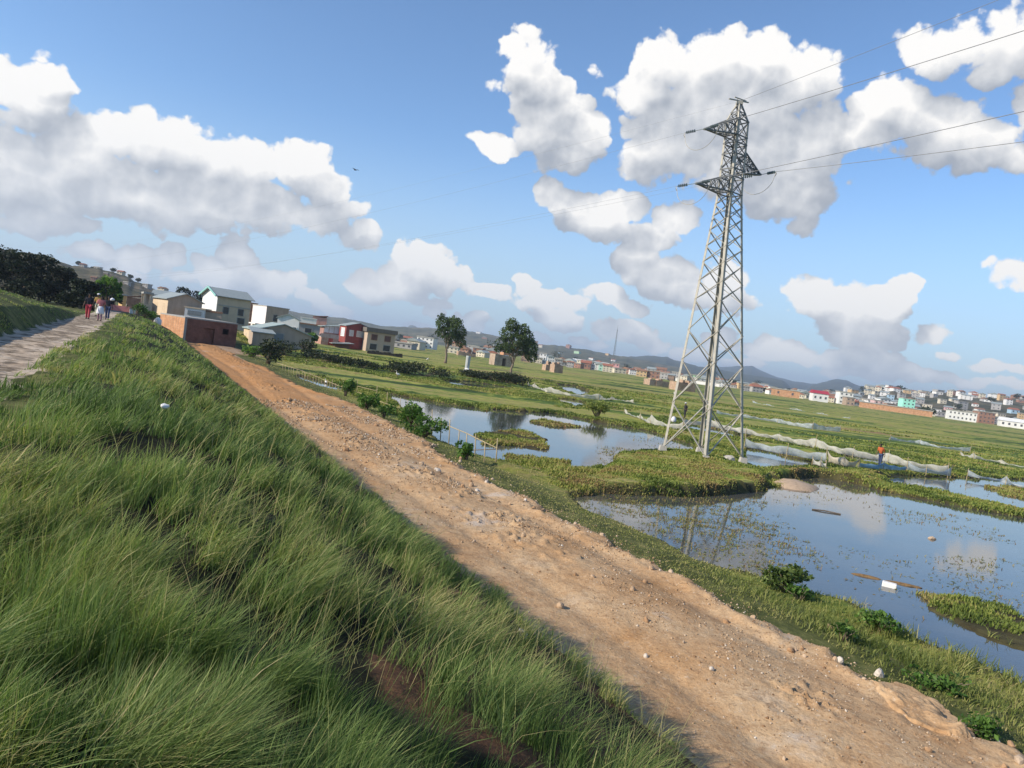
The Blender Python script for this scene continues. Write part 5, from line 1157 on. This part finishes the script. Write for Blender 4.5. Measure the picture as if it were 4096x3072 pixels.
farp('white_wall', 698, 383, 44, 3.3, 1.0, PM['white'], 'long bright white compound wall behind the pylon', 500, cat='wall', phi=205)
farp('white_office', 761, 392, 14, 6, 12, PM['white'], 'white office block with banded windows right of the pylon', 820, cat='block', wins=5, floors=2)
farp('brick_ruin', 786, 398, 27, 7, 9, BR, 'long roofless brick building at the front right of the town', 430, cat='building', wins=2, phi=200)
farp('maroon_roof_house', 821, 402, 15, 8, 8, PM['white'], 'white house with bright maroon roof right of the roofless brick building', 430, rm=paint((.40, .04, .06), .7), roof='gable', wins=3)
farp('tall_white_block', 846, 403, 13, 12, 9, PM['white'], 'tall white block with side wing right of the maroon roofed house', 470, cat='block', wins=3, floors=3)
farp('tan_brick_house', 851, 406, 8, 8, 8, BR2, 'plain tan brick house in front of the tall white block', 430, wins=2, floors=2)
farp('mint_tower', 908.5, 411, 11.5, 14, 8, paint((.34, .74, .60), .75, .05), 'mint green tower, tallest block on the right of the town', 470, cat='tower', wins=3, floors=4)
farp('pink_block', 879, 408, 9, 8, 8, paint((.62, .42, .40), .8), 'pale pink block left of the mint green tower', 490, cat='block', wins=2, floors=2)
farp('brick_wall', 896, 415, 66, 5.5, 1.2, BR, 'long brick boundary wall below the mint green tower', 420, cat='wall', phi=203)
farp('white_row', 963, 420, 25, 9, 9, PM['white'], 'long white two storey row right of the mint green tower', 450, cat='block', wins=7, floors=2, phi=200)
farp('open_brick_block', 987, 420, 15, 11, 9, PM['brick red'], 'unfinished brick block with open floors near the right edge', 470, cat='block', wins=4, floors=3)
farp('white_hall', 1016, 421, 26, 6, 10, PM['white'], 'wide white hall with arched panels at the right edge', 440, cat='hall', wins=5, roof='gable', rm=PM['white'], phi=205)
# filler houses of the town: one object each, told apart by colour, roof and place
zones = [(398, 428, 'left of the first lone tree', 330, 620, 10, 0), (452, 505, 'between the two lone trees', 360, 700, 24, 0), (525, 575, 'right of the second lone tree', 420, 760, 20, 0), (575, 640, 'around the far pink house', 470, 850, 26, 0),
   (640, 690, 'left of the pylon', 470, 950, 22, 0), (690, 745, 'seen through the pylon', 520, 1000, 24, 0), (745, 800, 'just right of the pylon', 460, 1000, 24, 0), (800, 862, 'around the tall white block', 470, 1000, 28, 0),
   (862, 930, 'around the mint green tower', 520, 1080, 30, 0), (930, 1030, 'near the town right edge', 490, 1080, 40, 0), (70, 160, 'on the left hillside', 380, 600, 12, 1), (430, 620, 'on the hazy far hillside', 1500, 2200, 16, 2), (870, 1024, 'on the wooded right hill', 800, 1120, 18, 3)]
q = random.Random(77); ordn = ['first', 'second', 'third', 'fourth', 'fifth', 'sixth', 'seventh', 'eighth', 'ninth', 'tenth', 'eleventh', 'twelfth']
def ORD(i):
    w = ordn+['thirteenth', 'fourteenth', 'fifteenth', 'sixteenth', 'seventeenth', 'eighteenth', 'nineteenth']
    if i < 19: return w[i]
    t_, u_ = divmod(i+1, 10); return (['', '', 'twentieth', 'thirtieth', 'fortieth', 'fiftieth'][t_] if u_ == 0 else ['', '', 'twenty', 'thirty', 'forty', 'fifty'][t_]+' '+ordn[u_-1])
for (x0, x1, where, d0, d1, n, kind) in zones:
    items = []
    for i in range(n):
        px = x0+(x1-x0)*(i+q.uniform(.1, .9))/n; k = (i*.618) % 1; D = d0+(d1-d0)*k**1.3
        cn = q.choices(list(PAL), [14, 7, 7, 3.5, 1.5, 1.5, 2.5, 1, .4] if kind != 1 else [4, 3, 2, 3, 0, 1, 2, 0, 0])[0]; rn = q.choice(['grey roof', 'rusty roof', 'flat roof', 'flat roof', 'grey roof', 'red roof', 'flat roof'] if cn != 'brick red' else ['rusty roof', 'grey roof', 'flat roof'])
        items.append((px, D, cn, rn))
    items.sort(); cnt = {}; tot = {}
    for it in items: tot[(it[2], it[3])] = tot.get((it[2], it[3]), 0)+1
    for (px, D, cn, rn) in items:
        key = (cn, rn); c = cnt[key] = cnt.get(key, 0)+1; tw = '' if tot[key] == 1 else ', %s such from left' % ORD(c-1)
        fl = q.choice([1, 1, 2, 2, 3]); w = q.uniform(6, 12.5)*D/750*(.75 if D > 700 else 1)*(.6 if kind in (1, 2) else 1); h = q.uniform(3.0, 4.2)*(1+.45*(fl-1))*D/750*(.75 if D > 700 else 1)*(.6 if kind in (1, 2) else 1)
        near = D < 640 and kind == 0
        far('town_house', px, 0, w, h, w*q.uniform(.6, 1.1), PM[cn], '%s house with %s %s%s' % (cn, rn, where, tw), phi=192+q.uniform(-22, 22), roof='flat' if rn == 'flat roof' else q.choice(['gable', 'gable2']), rm=RM[rn], wins=(3 if near else 2) if kind != 2 else 0, floors=fl, D=D, group='houses of the far town')
# trees of the town
q = random.Random(5)
ft = [(497,338,420),(512,345,520),(571,361,560),(728,378,700),(735,379,650),(765,391,520),(771,392,470),(757,378,840),(830,396,640),(868,389,900),(880,386,930),(888,385,940),(896,384.5,950),(903,387,960),(915,391,1000),(930,392,1000),(945,391,1050),(955,393,1000),(925,405,440),(932,407,430),(968,397,1000),(985,397,1040),(1003,397,1040),(1012,399,1000),(1020,398,900),(430,333,700),(556,348,700),(84,266,590),(90,268,560),(104,270,600),(128,277,560),(136,281,520),(111,274,500),(75,268,520),(845,405,500)]+[(q.uniform(400, 1024), 0, q.uniform(520, 900)) for _ in range(34)]
hills_tr = {}
for i, (px, ytop, D) in enumerate(ft):
    g = PY(px, hor(px), D); z0 = gz(g.x, g.y); zt = PY(px, ytop, D).z if ytop else z0+q.uniform(4.5, 7.5)*D/620; Ht = max(4.0, min(13, zt-z0)); z0 = max(z0, zt-Ht) if z0 > 5 else z0
    z0 = gz(g.x, g.y)-.3; bl = [(q.uniform(-.35, .35), q.uniform(-.3, .3), q.uniform(.45, .85), q.uniform(.22, .36), .3, q.uniform(.14, .22)) for _ in range(5)]+[(0, 0, .6, .42, .4, .3)]
    left = px < 200; wh = 'on the hill left of the village' if left else ('on the hill crest at the right' if D > 880 and px > 800 else 'among the far town houses')
    hills_tr[wh] = hills_tr.get(wh, 0)+1
    tree('town_tree', (g.x, g.y, z0), Ht, bl, .2, 420, 1.1, 'dark round tree %s, %s from the left' % (wh, ORD(sum(1 for a, b_, c_ in ft if ((a < 200) == left and ((c_ > 880 and a > 800) == (D > 880 and px > 800))) and a < px))), m=DARKLEAF, group='trees '+wh, seed=300+i, tone=.25)
# radio mast
g = PY(616, 340, 900); root = empty('radio_mast', (g.x, g.y, H(g.x, g.y)), 0, 'thin radio mast rising above the far town between the lone trees and the pylon', 'mast'); b = MB(); hh = 48
for a in (0, 2.1, 4.2): b.bar((math.cos(a)*1.6, math.sin(a)*1.6, -1), (math.cos(a)*.35, math.sin(a)*.35, hh), .22)
for i in range(16):
    z0, z1 = hh*i/16, hh*(i+1)/16; w0 = 1.6-(1.25*i/16); w1 = 1.6-(1.25*(i+1)/16)
    for a in (0, 2.1, 4.2): b.bar((math.cos(a)*w0, math.sin(a)*w0, z0), (math.cos(a+2.1)*w1, math.sin(a+2.1)*w1, z1), .14)
b.build('mast_lattice', STEELD, root); b = MB(); b.tube([(0, 0, hh), (0, 0, hh+5)], .12, 5); b.build('aerial', STEELD, root)

# ------------------------------------------------------------------ people
SKIN = paint((.14, .075, .045), .6, .08, 4)
def skin_mesh(name, nodes, edges, m, parent, root=0):
    me = bpy.data.meshes.new(name); me.from_pydata([n[:3] for n in nodes], edges, []); o = bpy.data.objects.new(name, me); col.objects.link(o); o.parent = parent; me.materials.append(m)
    md = o.modifiers.new('skin', 'SKIN'); md.use_smooth_shade = True
    for i, n in enumerate(nodes):
        v = me.skin_vertices[0].data[i]; r = n[3]; v.radius = (r, n[4] if len(n) > 4 else r); v.use_root = (i == root)
    s_ = o.modifiers.new('sub', 'SUBSURF'); s_.levels = 1; s_.render_levels = 2; return o
def person(loc, face, label, Hh=1.68, step=.22, arms=((.28, -.05), (.28, .05)), shirt=None, lower=None, kind='trousers', cap=None, hair=(.012, .010, .009), lean=0., carry=None, skirtm=None, bend=0.):
    """face: heading in degrees clockwise from +Y that the person looks to; local +y is forward"""
    root = empty('person', loc, -R(face), label, 'person'); k = Hh/1.68; q = []
    A = lambda x, y, z, r, r2=None: (q.append((x*k, (y+bend*max(0, z-.9))*k, z*k, r*k, (r2 or r)*k)), len(q)-1)[1]
    E = []
    pel = A(0, 0, .93, .125, .10); wa = A(0, .01, 1.08, .115, .09); ch = A(0, 0, 1.27, .145, .10); nk = A(0, .0, 1.43, .055); hb = A(0, .02, 1.50, .062, .07); hm = A(0, .03, 1.585, .078, .092); ht = A(0, .01, 1.665, .05, .06)
    E += [(pel, wa), (wa, ch), (ch, nk), (nk, hb), (hb, hm), (hm, ht)]
    L = {}
    for sgn, fy in ((-1, step), (1, -step)):
        hp = A(.09*sgn, 0, .88, .088); kn = A(.095*sgn, fy*.45+.03, .49, .056); an = A(.095*sgn, fy*.9-.02, .085, .038); to = A(.105*sgn, fy*.9+.14, .03, .034); E += [(pel, hp), (hp, kn), (kn, an), (an, to)]; L[sgn] = (hp, kn, an)
    AR = {}
    for sgn, (ax, ay) in zip((-1, 1), arms):
        sh = A(.175*sgn, 0, 1.375, .055); el = A(.225*sgn, ay-.03, 1.11, .040); wr = A(ax*sgn, ay*2+.08, .87, .026); pm = A(ax*sgn, ay*2+.12, .80, .030, .018); E += [(ch, sh), (sh, el), (el, wr), (wr, pm)]; AR[sgn] = (sh, el, wr)
        for i in range(4): f1 = A((ax+.004)*sgn, ay*2+.095+.02*i, .755, .008); f2 = A(ax*sgn-.012*sgn, ay*2+.105+.02*i, .72+.006*abs(i-1.5), .007); E += [(pm, f1), (f1, f2)]
        th = A(ax*sgn-.02*sgn, ay*2+.165, .79, .009); t2 = A(ax*sgn-.03*sgn, ay*2+.17, .755, .008); E += [(pm, th), (th, t2)]
    nose = A(0, .125, 1.575, .014); E += [(hm, nose)]
    body = skin_mesh('body', q, E, SKIN, root, pel)
    g = lambda i, r, r2=None: (q[i][0], q[i][1], q[i][2], r*k, (r2 or r)*k)
    if shirt:
        nn = [g(pel, .15, .12), g(wa, .138, .11), g(ch, .165, .118), (q[nk][0], q[nk][1], 1.40*k, .075*k)]; ee = [(0, 1), (1, 2), (2, 3)]
        for sgn in (-1, 1): i0 = len(nn); sh, el, wr = AR[sgn]; nn += [g(sh, .072), g(el, .055)]; ee += [(2, i0), (i0, i0+1)]
        skin_mesh('shirt', nn, ee, shirt, root)
    if kind == 'trousers' and lower:
        nn = [g(pel, .145, .118)]; ee = []
        for sgn in (-1, 1): i0 = len(nn); a, b_, c = L[sgn]; nn += [g(a, .105), g(b_, .075), g(c, .060)]; ee += [(0, i0), (i0, i0+1), (i0+1, i0+2)]
        skin_mesh('trousers', nn, ee, lower, root)
    if kind == 'skirt':
        b = MB(); b.tube([(0, 0, .98*k), (0, 0, .86*k), (0, 0, .60*k), (0, 0.0, .47*k)], [.15*k, .19*k, .22*k, .235*k], 14, False); o = b.build('skirt', lower, root, True); md = o.modifiers.new('t', 'SOLIDIFY'); md.thickness = .01
        if skirtm:
            nn = []; ee = []
            for sgn in (-1, 1): i0 = len(nn); a, b_, c = L[sgn]; nn += [g(a, .098), g(b_, .066), g(c, .048)]; ee += [(i0, i0+1), (i0+1, i0+2)]
            nn.append(g(pel, .12)); ee += [(len(nn)-1, 0), (len(nn)-1, 3)]; skin_mesh('leggings', nn, ee, skirtm, root, len(nn)-1)
    hd = Vector(q[hm][:3])
    v, f = lumpy(hd+Vector((0, -.02, .035))*k, (.094*k, .108*k, .088*k), 5, 2, .05); b = MB(); b.add(v, f); b.build('hair', paint(hair, .8, .1, 8), root, True)
    if cap:
        b = MB(); c = hd+Vector((0, 0, .05))*k; b.tube([c, c+Vector((0, 0, .05*k)), c+Vector((0, 0, .085*k)), c+Vector((0, 0, .10*k))], [.108*k, .104*k, .075*k, .02*k], 14); b.box(-.06*k, .06*k, .07*k, .18*k, -.005, .01, Matrix.Translation(c)); b.build('cap', cap, root, True)
    eb = MB()
    for sx in (-1, 1): vv, ff = lumpy(hd+Vector((.03*sx, .085, .005))*k, (.012*k, .008*k, .009*k), 1, 1, 0); eb.add(vv, ff)
    eb.build('eyes', paint((.5, .48, .45), .3), root, True)
    sh_ = MB()
    for sgn in (-1, 1):
        a = Vector(q[L[sgn][2]][:3]); sh_.tube([(a.x, a.y-.05, .03), (a.x, a.y+.06, .04), (a.x+.01*sgn, a.y+.17, .03)], [.045*k, .05*k, .035*k], 8)
    sh_.build('shoes', paint((.03, .025, .025), .6), root, True)
    return root
RED = paint((.42, .05, .07), .8, .12, 4); BLK = paint((.022, .022, .03), .85, .15, 4); WH2 = paint((.72, .70, .72), .8, .08, 4); PIN = paint((.50, .17, .17), .8, .25, 9); BLU = paint((.04, .06, .13), .85, .15, 4); OCH = paint((.42, .26, .08), .85, .2, 5); PAL2 = paint((.62, .62, .45), .85, .1, 4); MAU = paint((.30, .17, .22), .8, .1, 5)
def feet(px, py): 
    p = PH(px, py, 3.1); return p
p = feet(87.3, 319.0); person(p, 160, 'walker in dark top and red trousers at the left of the group on the path', 1.70, .20, shirt=BLK, lower=RED)
p = feet(96.5, 316.5); person(p, 165, 'walker in white cap and ochre shirt behind the others on the path', 1.78, .16, shirt=OCH, lower=PAL2, cap=WH2)
p = feet(99.2, 321.0); person(p, 158, 'walker in patterned pink top and white skirt on the path', 1.64, .14, shirt=PIN, lower=WH2, kind='skirt', skirtm=MAU)
p = feet(106.8, 319.6); pr = person(p, 160, 'walker in black jacket and blue trousers with a pale bundle on the shoulder', 1.68, .20, shirt=BLK, lower=BLU, arms=((.30, .0), (.26, .05)))
v, f = lumpy((0, 0, 0), (.20, .16, .12), 6, 2, .1); b = MB(); b.add(v, f); o = b.build('bundle', WH2, None, True); fw = Matrix.Rotation(-R(160), 3, 'Z') @ Vector((-.22, .05, 1.50)); o.location = p+fw; tag(o, 'pale cloth bundle on the shoulder of the walker in black', 'bundle')
p = PH(684.5, 418); person(p, 250, 'person in white cap and dark shirt working beside the nets left of the pylon', 1.65, .05, shirt=BLK, lower=BLK, cap=WH2, bend=.12)
v, f = lumpy((0, 0, 0), (.28, .22, .34), 7, 2, .05); b = MB(); b.add(v, f); pb = PH(673, 423); o = b.build('white_sack', WH2, None, True); o.location = (pb.x, pb.y, pb.z+.3); tag(o, 'white sack standing at the net left of the pylon', 'sack')
p = PH(879.5, 466); person(p, 235, 'person in orange red shirt bending behind the blue net', 1.6, .1, shirt=paint((.50, .12, .04), .8), lower=BLU, bend=.35)

# ------------------------------------------------------------------ birds and litter
def bird(loc, span, label, m, rz=0):
    root = empty('bird', loc, rz, label, 'bird'); b = MB(); k = span/1.0
    b.tube([(0, -.26*k, 0), (0, -.16*k, .0), (0, 0, 0), (0, .13*k, .01), (0, .2*k, .02), (0, .27*k, .015)], [.008*k, .035*k, .055*k, .04*k, .025*k, .004*k], 8); b.build('body', m, root, True)
    for s_ in (-1, 1):
        b = MB(); b.add([(0, .07*k, .02), (s_*.25*k, .10*k, .10*k), (s_*.5*k, -.02*k, .06*k), (s_*.25*k, -.06*k, .09*k), (0, -.07*k, .02)], [(0, 1, 3, 4), (1, 2, 3)]); o = b.build('wing', m, root); md = o.modifiers.new('t', 'SOLIDIFY'); md.thickness = .012*k
    return root
bird(PY(355.5, 170, 62), .85, 'dark bird flying in the blue sky right of the big left cloud', BLK, 1.0)
def egret(px, py, label, hgt=.55):
    p = PH(px, py); root = empty('egret', (p.x, p.y, p.z), random.uniform(0, 6), label, 'bird', 'white egrets in the paddies'); k = hgt/.55
    b = MB(); b.tube([(0, -.17*k, .27*k), (0, -.08*k, .31*k), (0, .04*k, .33*k), (0, .11*k, .38*k), (0, .09*k, .47*k), (0, .13*k, .53*k), (0, .17*k, .54*k)], [.01*k, .06*k, .075*k, .035*k, .018*k, .022*k, .012*k], 8); b.build('body', WHT, root, True)
    b = MB(); b.tube([(0, .17*k, .54*k), (0, .25*k, .52*k)], [.009*k, .002], 5); b.build('beak', OCH, root)
    for s_ in (-1, 1): b = MB(); b.tube([(s_*.025*k, .02*k, .27*k), (s_*.025*k, .03*k, -.02)], .007*k, 5); b.build('leg', BLK, root)
egret(397.3, 379, 'white egret on the bund above the left pond', .9); egret(326, 383, 'white egret by the posts of the long bamboo fence', .6)
egret(427, 362, 'white egret in the grass left of the first lone tree', 1.0); egret(674, 395.5, 'white egret left of the pylon among the paddies', .8)
def litter(px, py, r, label, m=WHT, flat=.5, name='litter', cat='litter', z=0):
    p = PH(px, py); v, f = lumpy((0, 0, 0), (r, r*.7, r*flat), int(px), 2, .4); b = MB(); b.add(v, f); o = b.build(name, m); o.location = (p.x, p.y, p.z+z); o.rotation_euler = (0, 0, px); tag(o, label, cat)
litter(162, 430, .085, 'crumpled white plastic bag lying in the dike grass', z=.30, name='plastic_bag', cat='plastic bag')
litter(348, 447, .07, 'small white plastic scrap on the upper dirt road', z=.1, name='plastic_scrap', cat='plastic scrap')
for (px, py, L_, W_, T_, rz, lab) in [(889, 587, .34, .17, .12, -.5, 'white foam block floating in the near pond'), (806, 428, .5, .3, .1, .3, 'white debris on the paddy bund')][:1]:
    p = P(px, py, 0); v = MB(); v.box(-L_/2, L_/2, -W_/2, W_/2, -.03, T_); o = v.build('foam_block', WHT); o.location = (p.x, p.y, .0); o.rotation_euler = (.04, .03, rz); md = o.modifiers.new('b', 'BEVEL'); md.width = .02; md.segments = 2; tag(o, lab, 'foam block')
p = P(932, 539, 0); v, f = lumpy((0, 0, 0), (.16, .10, .09), 9); b = MB(); b.add(v, f); o = b.build('float_debris', SM[1]); o.location = (p.x, p.y, .02); tag(o, 'small tan lump of debris floating in the middle of the near pond', 'debris')
p = P(825, 512, 0); root = MB(); root.tube([(-.5, 0, .02), (0, .05, .04), (.6, .0, .02)], .03, 6); o = root.build('floating_stick', BAMD); o.location = p; o.rotation_euler = (0, 0, -.25); tag(o, 'brown stick floating on the cloud reflection in the pond', 'stick')
p = P(880, 580, 0)
for (px, py, l) in [(868, 577, .45), (905, 585, .5)]:
    p = P(px, py, 0); v, f = lumpy((0, 0, 0), (l, .14, .05), int(px), 2, .5); b = MB(); b.add(v, f); o = b.build('weed_mat', paint((.20, .12, .05), .9, .3, 6)); o.location = (p.x, p.y, .0); o.rotation_euler = (0, 0, -.35); tag(o, 'brown floating weed mat %s the white foam block' % ('just above left of' if px < 880 else 'right of'), 'weed mat')
# flat mud bar with straw at the bund foot
W = [P(x, y, .02) for x, y in [(768,483),(780,479),(795,480),(808,484),(822,489),(812,492),(795,490),(778,487)]]; c0 = sum(W, Vector())/len(W)
b = MB(); n = len(W); b.add([w-c0+Vector((0, 0, -.1)) for w in W]+[c0*0+(w-c0)*.8+Vector((0, 0, .10)) for w in W]+[Vector((0, 0, .2))], [(i, (i+1) % n, (i+1) % n+n, i+n) for i in range(n)]+[(i+n, (i+1) % n+n, 2*n) for i in range(n)])
o = b.build('mud_bar', paint((.46, .33, .22), .95, .2, 3), None, True); o.location = c0; tag(o, 'pale tan mud bar at the pond edge right of the pylon', 'mud bar')
p = PH(738, 462.5); v, f = lumpy((0, 0, 0), (.42, .35, .35), 12, 2, .3); b = MB(); b.add(v, f); o = b.build('concrete_block', CONC); o.location = (p.x-.6, p.y, p.z+.1); tag(o, 'pale concrete block lying by the right pylon leg', 'block')

# ------------------------------------------------------------------ air
b = MB(); b.box(-7500, 7500, -600, 9000, -12, 175); o = b.build('haze', None); tag(o, kind='stuff')
m = bpy.data.materials.new('haze_air'); m.use_nodes = True; m.node_tree.nodes.clear(); N = NT(m.node_tree)
v = N.new('ShaderNodeVolumePrincipled'); v.inputs['Color'].default_value = (.72, .84, 1.0, 1); v.inputs['Density'].default_value = HAZE; v.inputs['Anisotropy'].default_value = .2
oo = N.new('ShaderNodeOutputMaterial'); m.node_tree.links.new(v.outputs[0], oo.inputs[1]); o.data.materials.append(m)
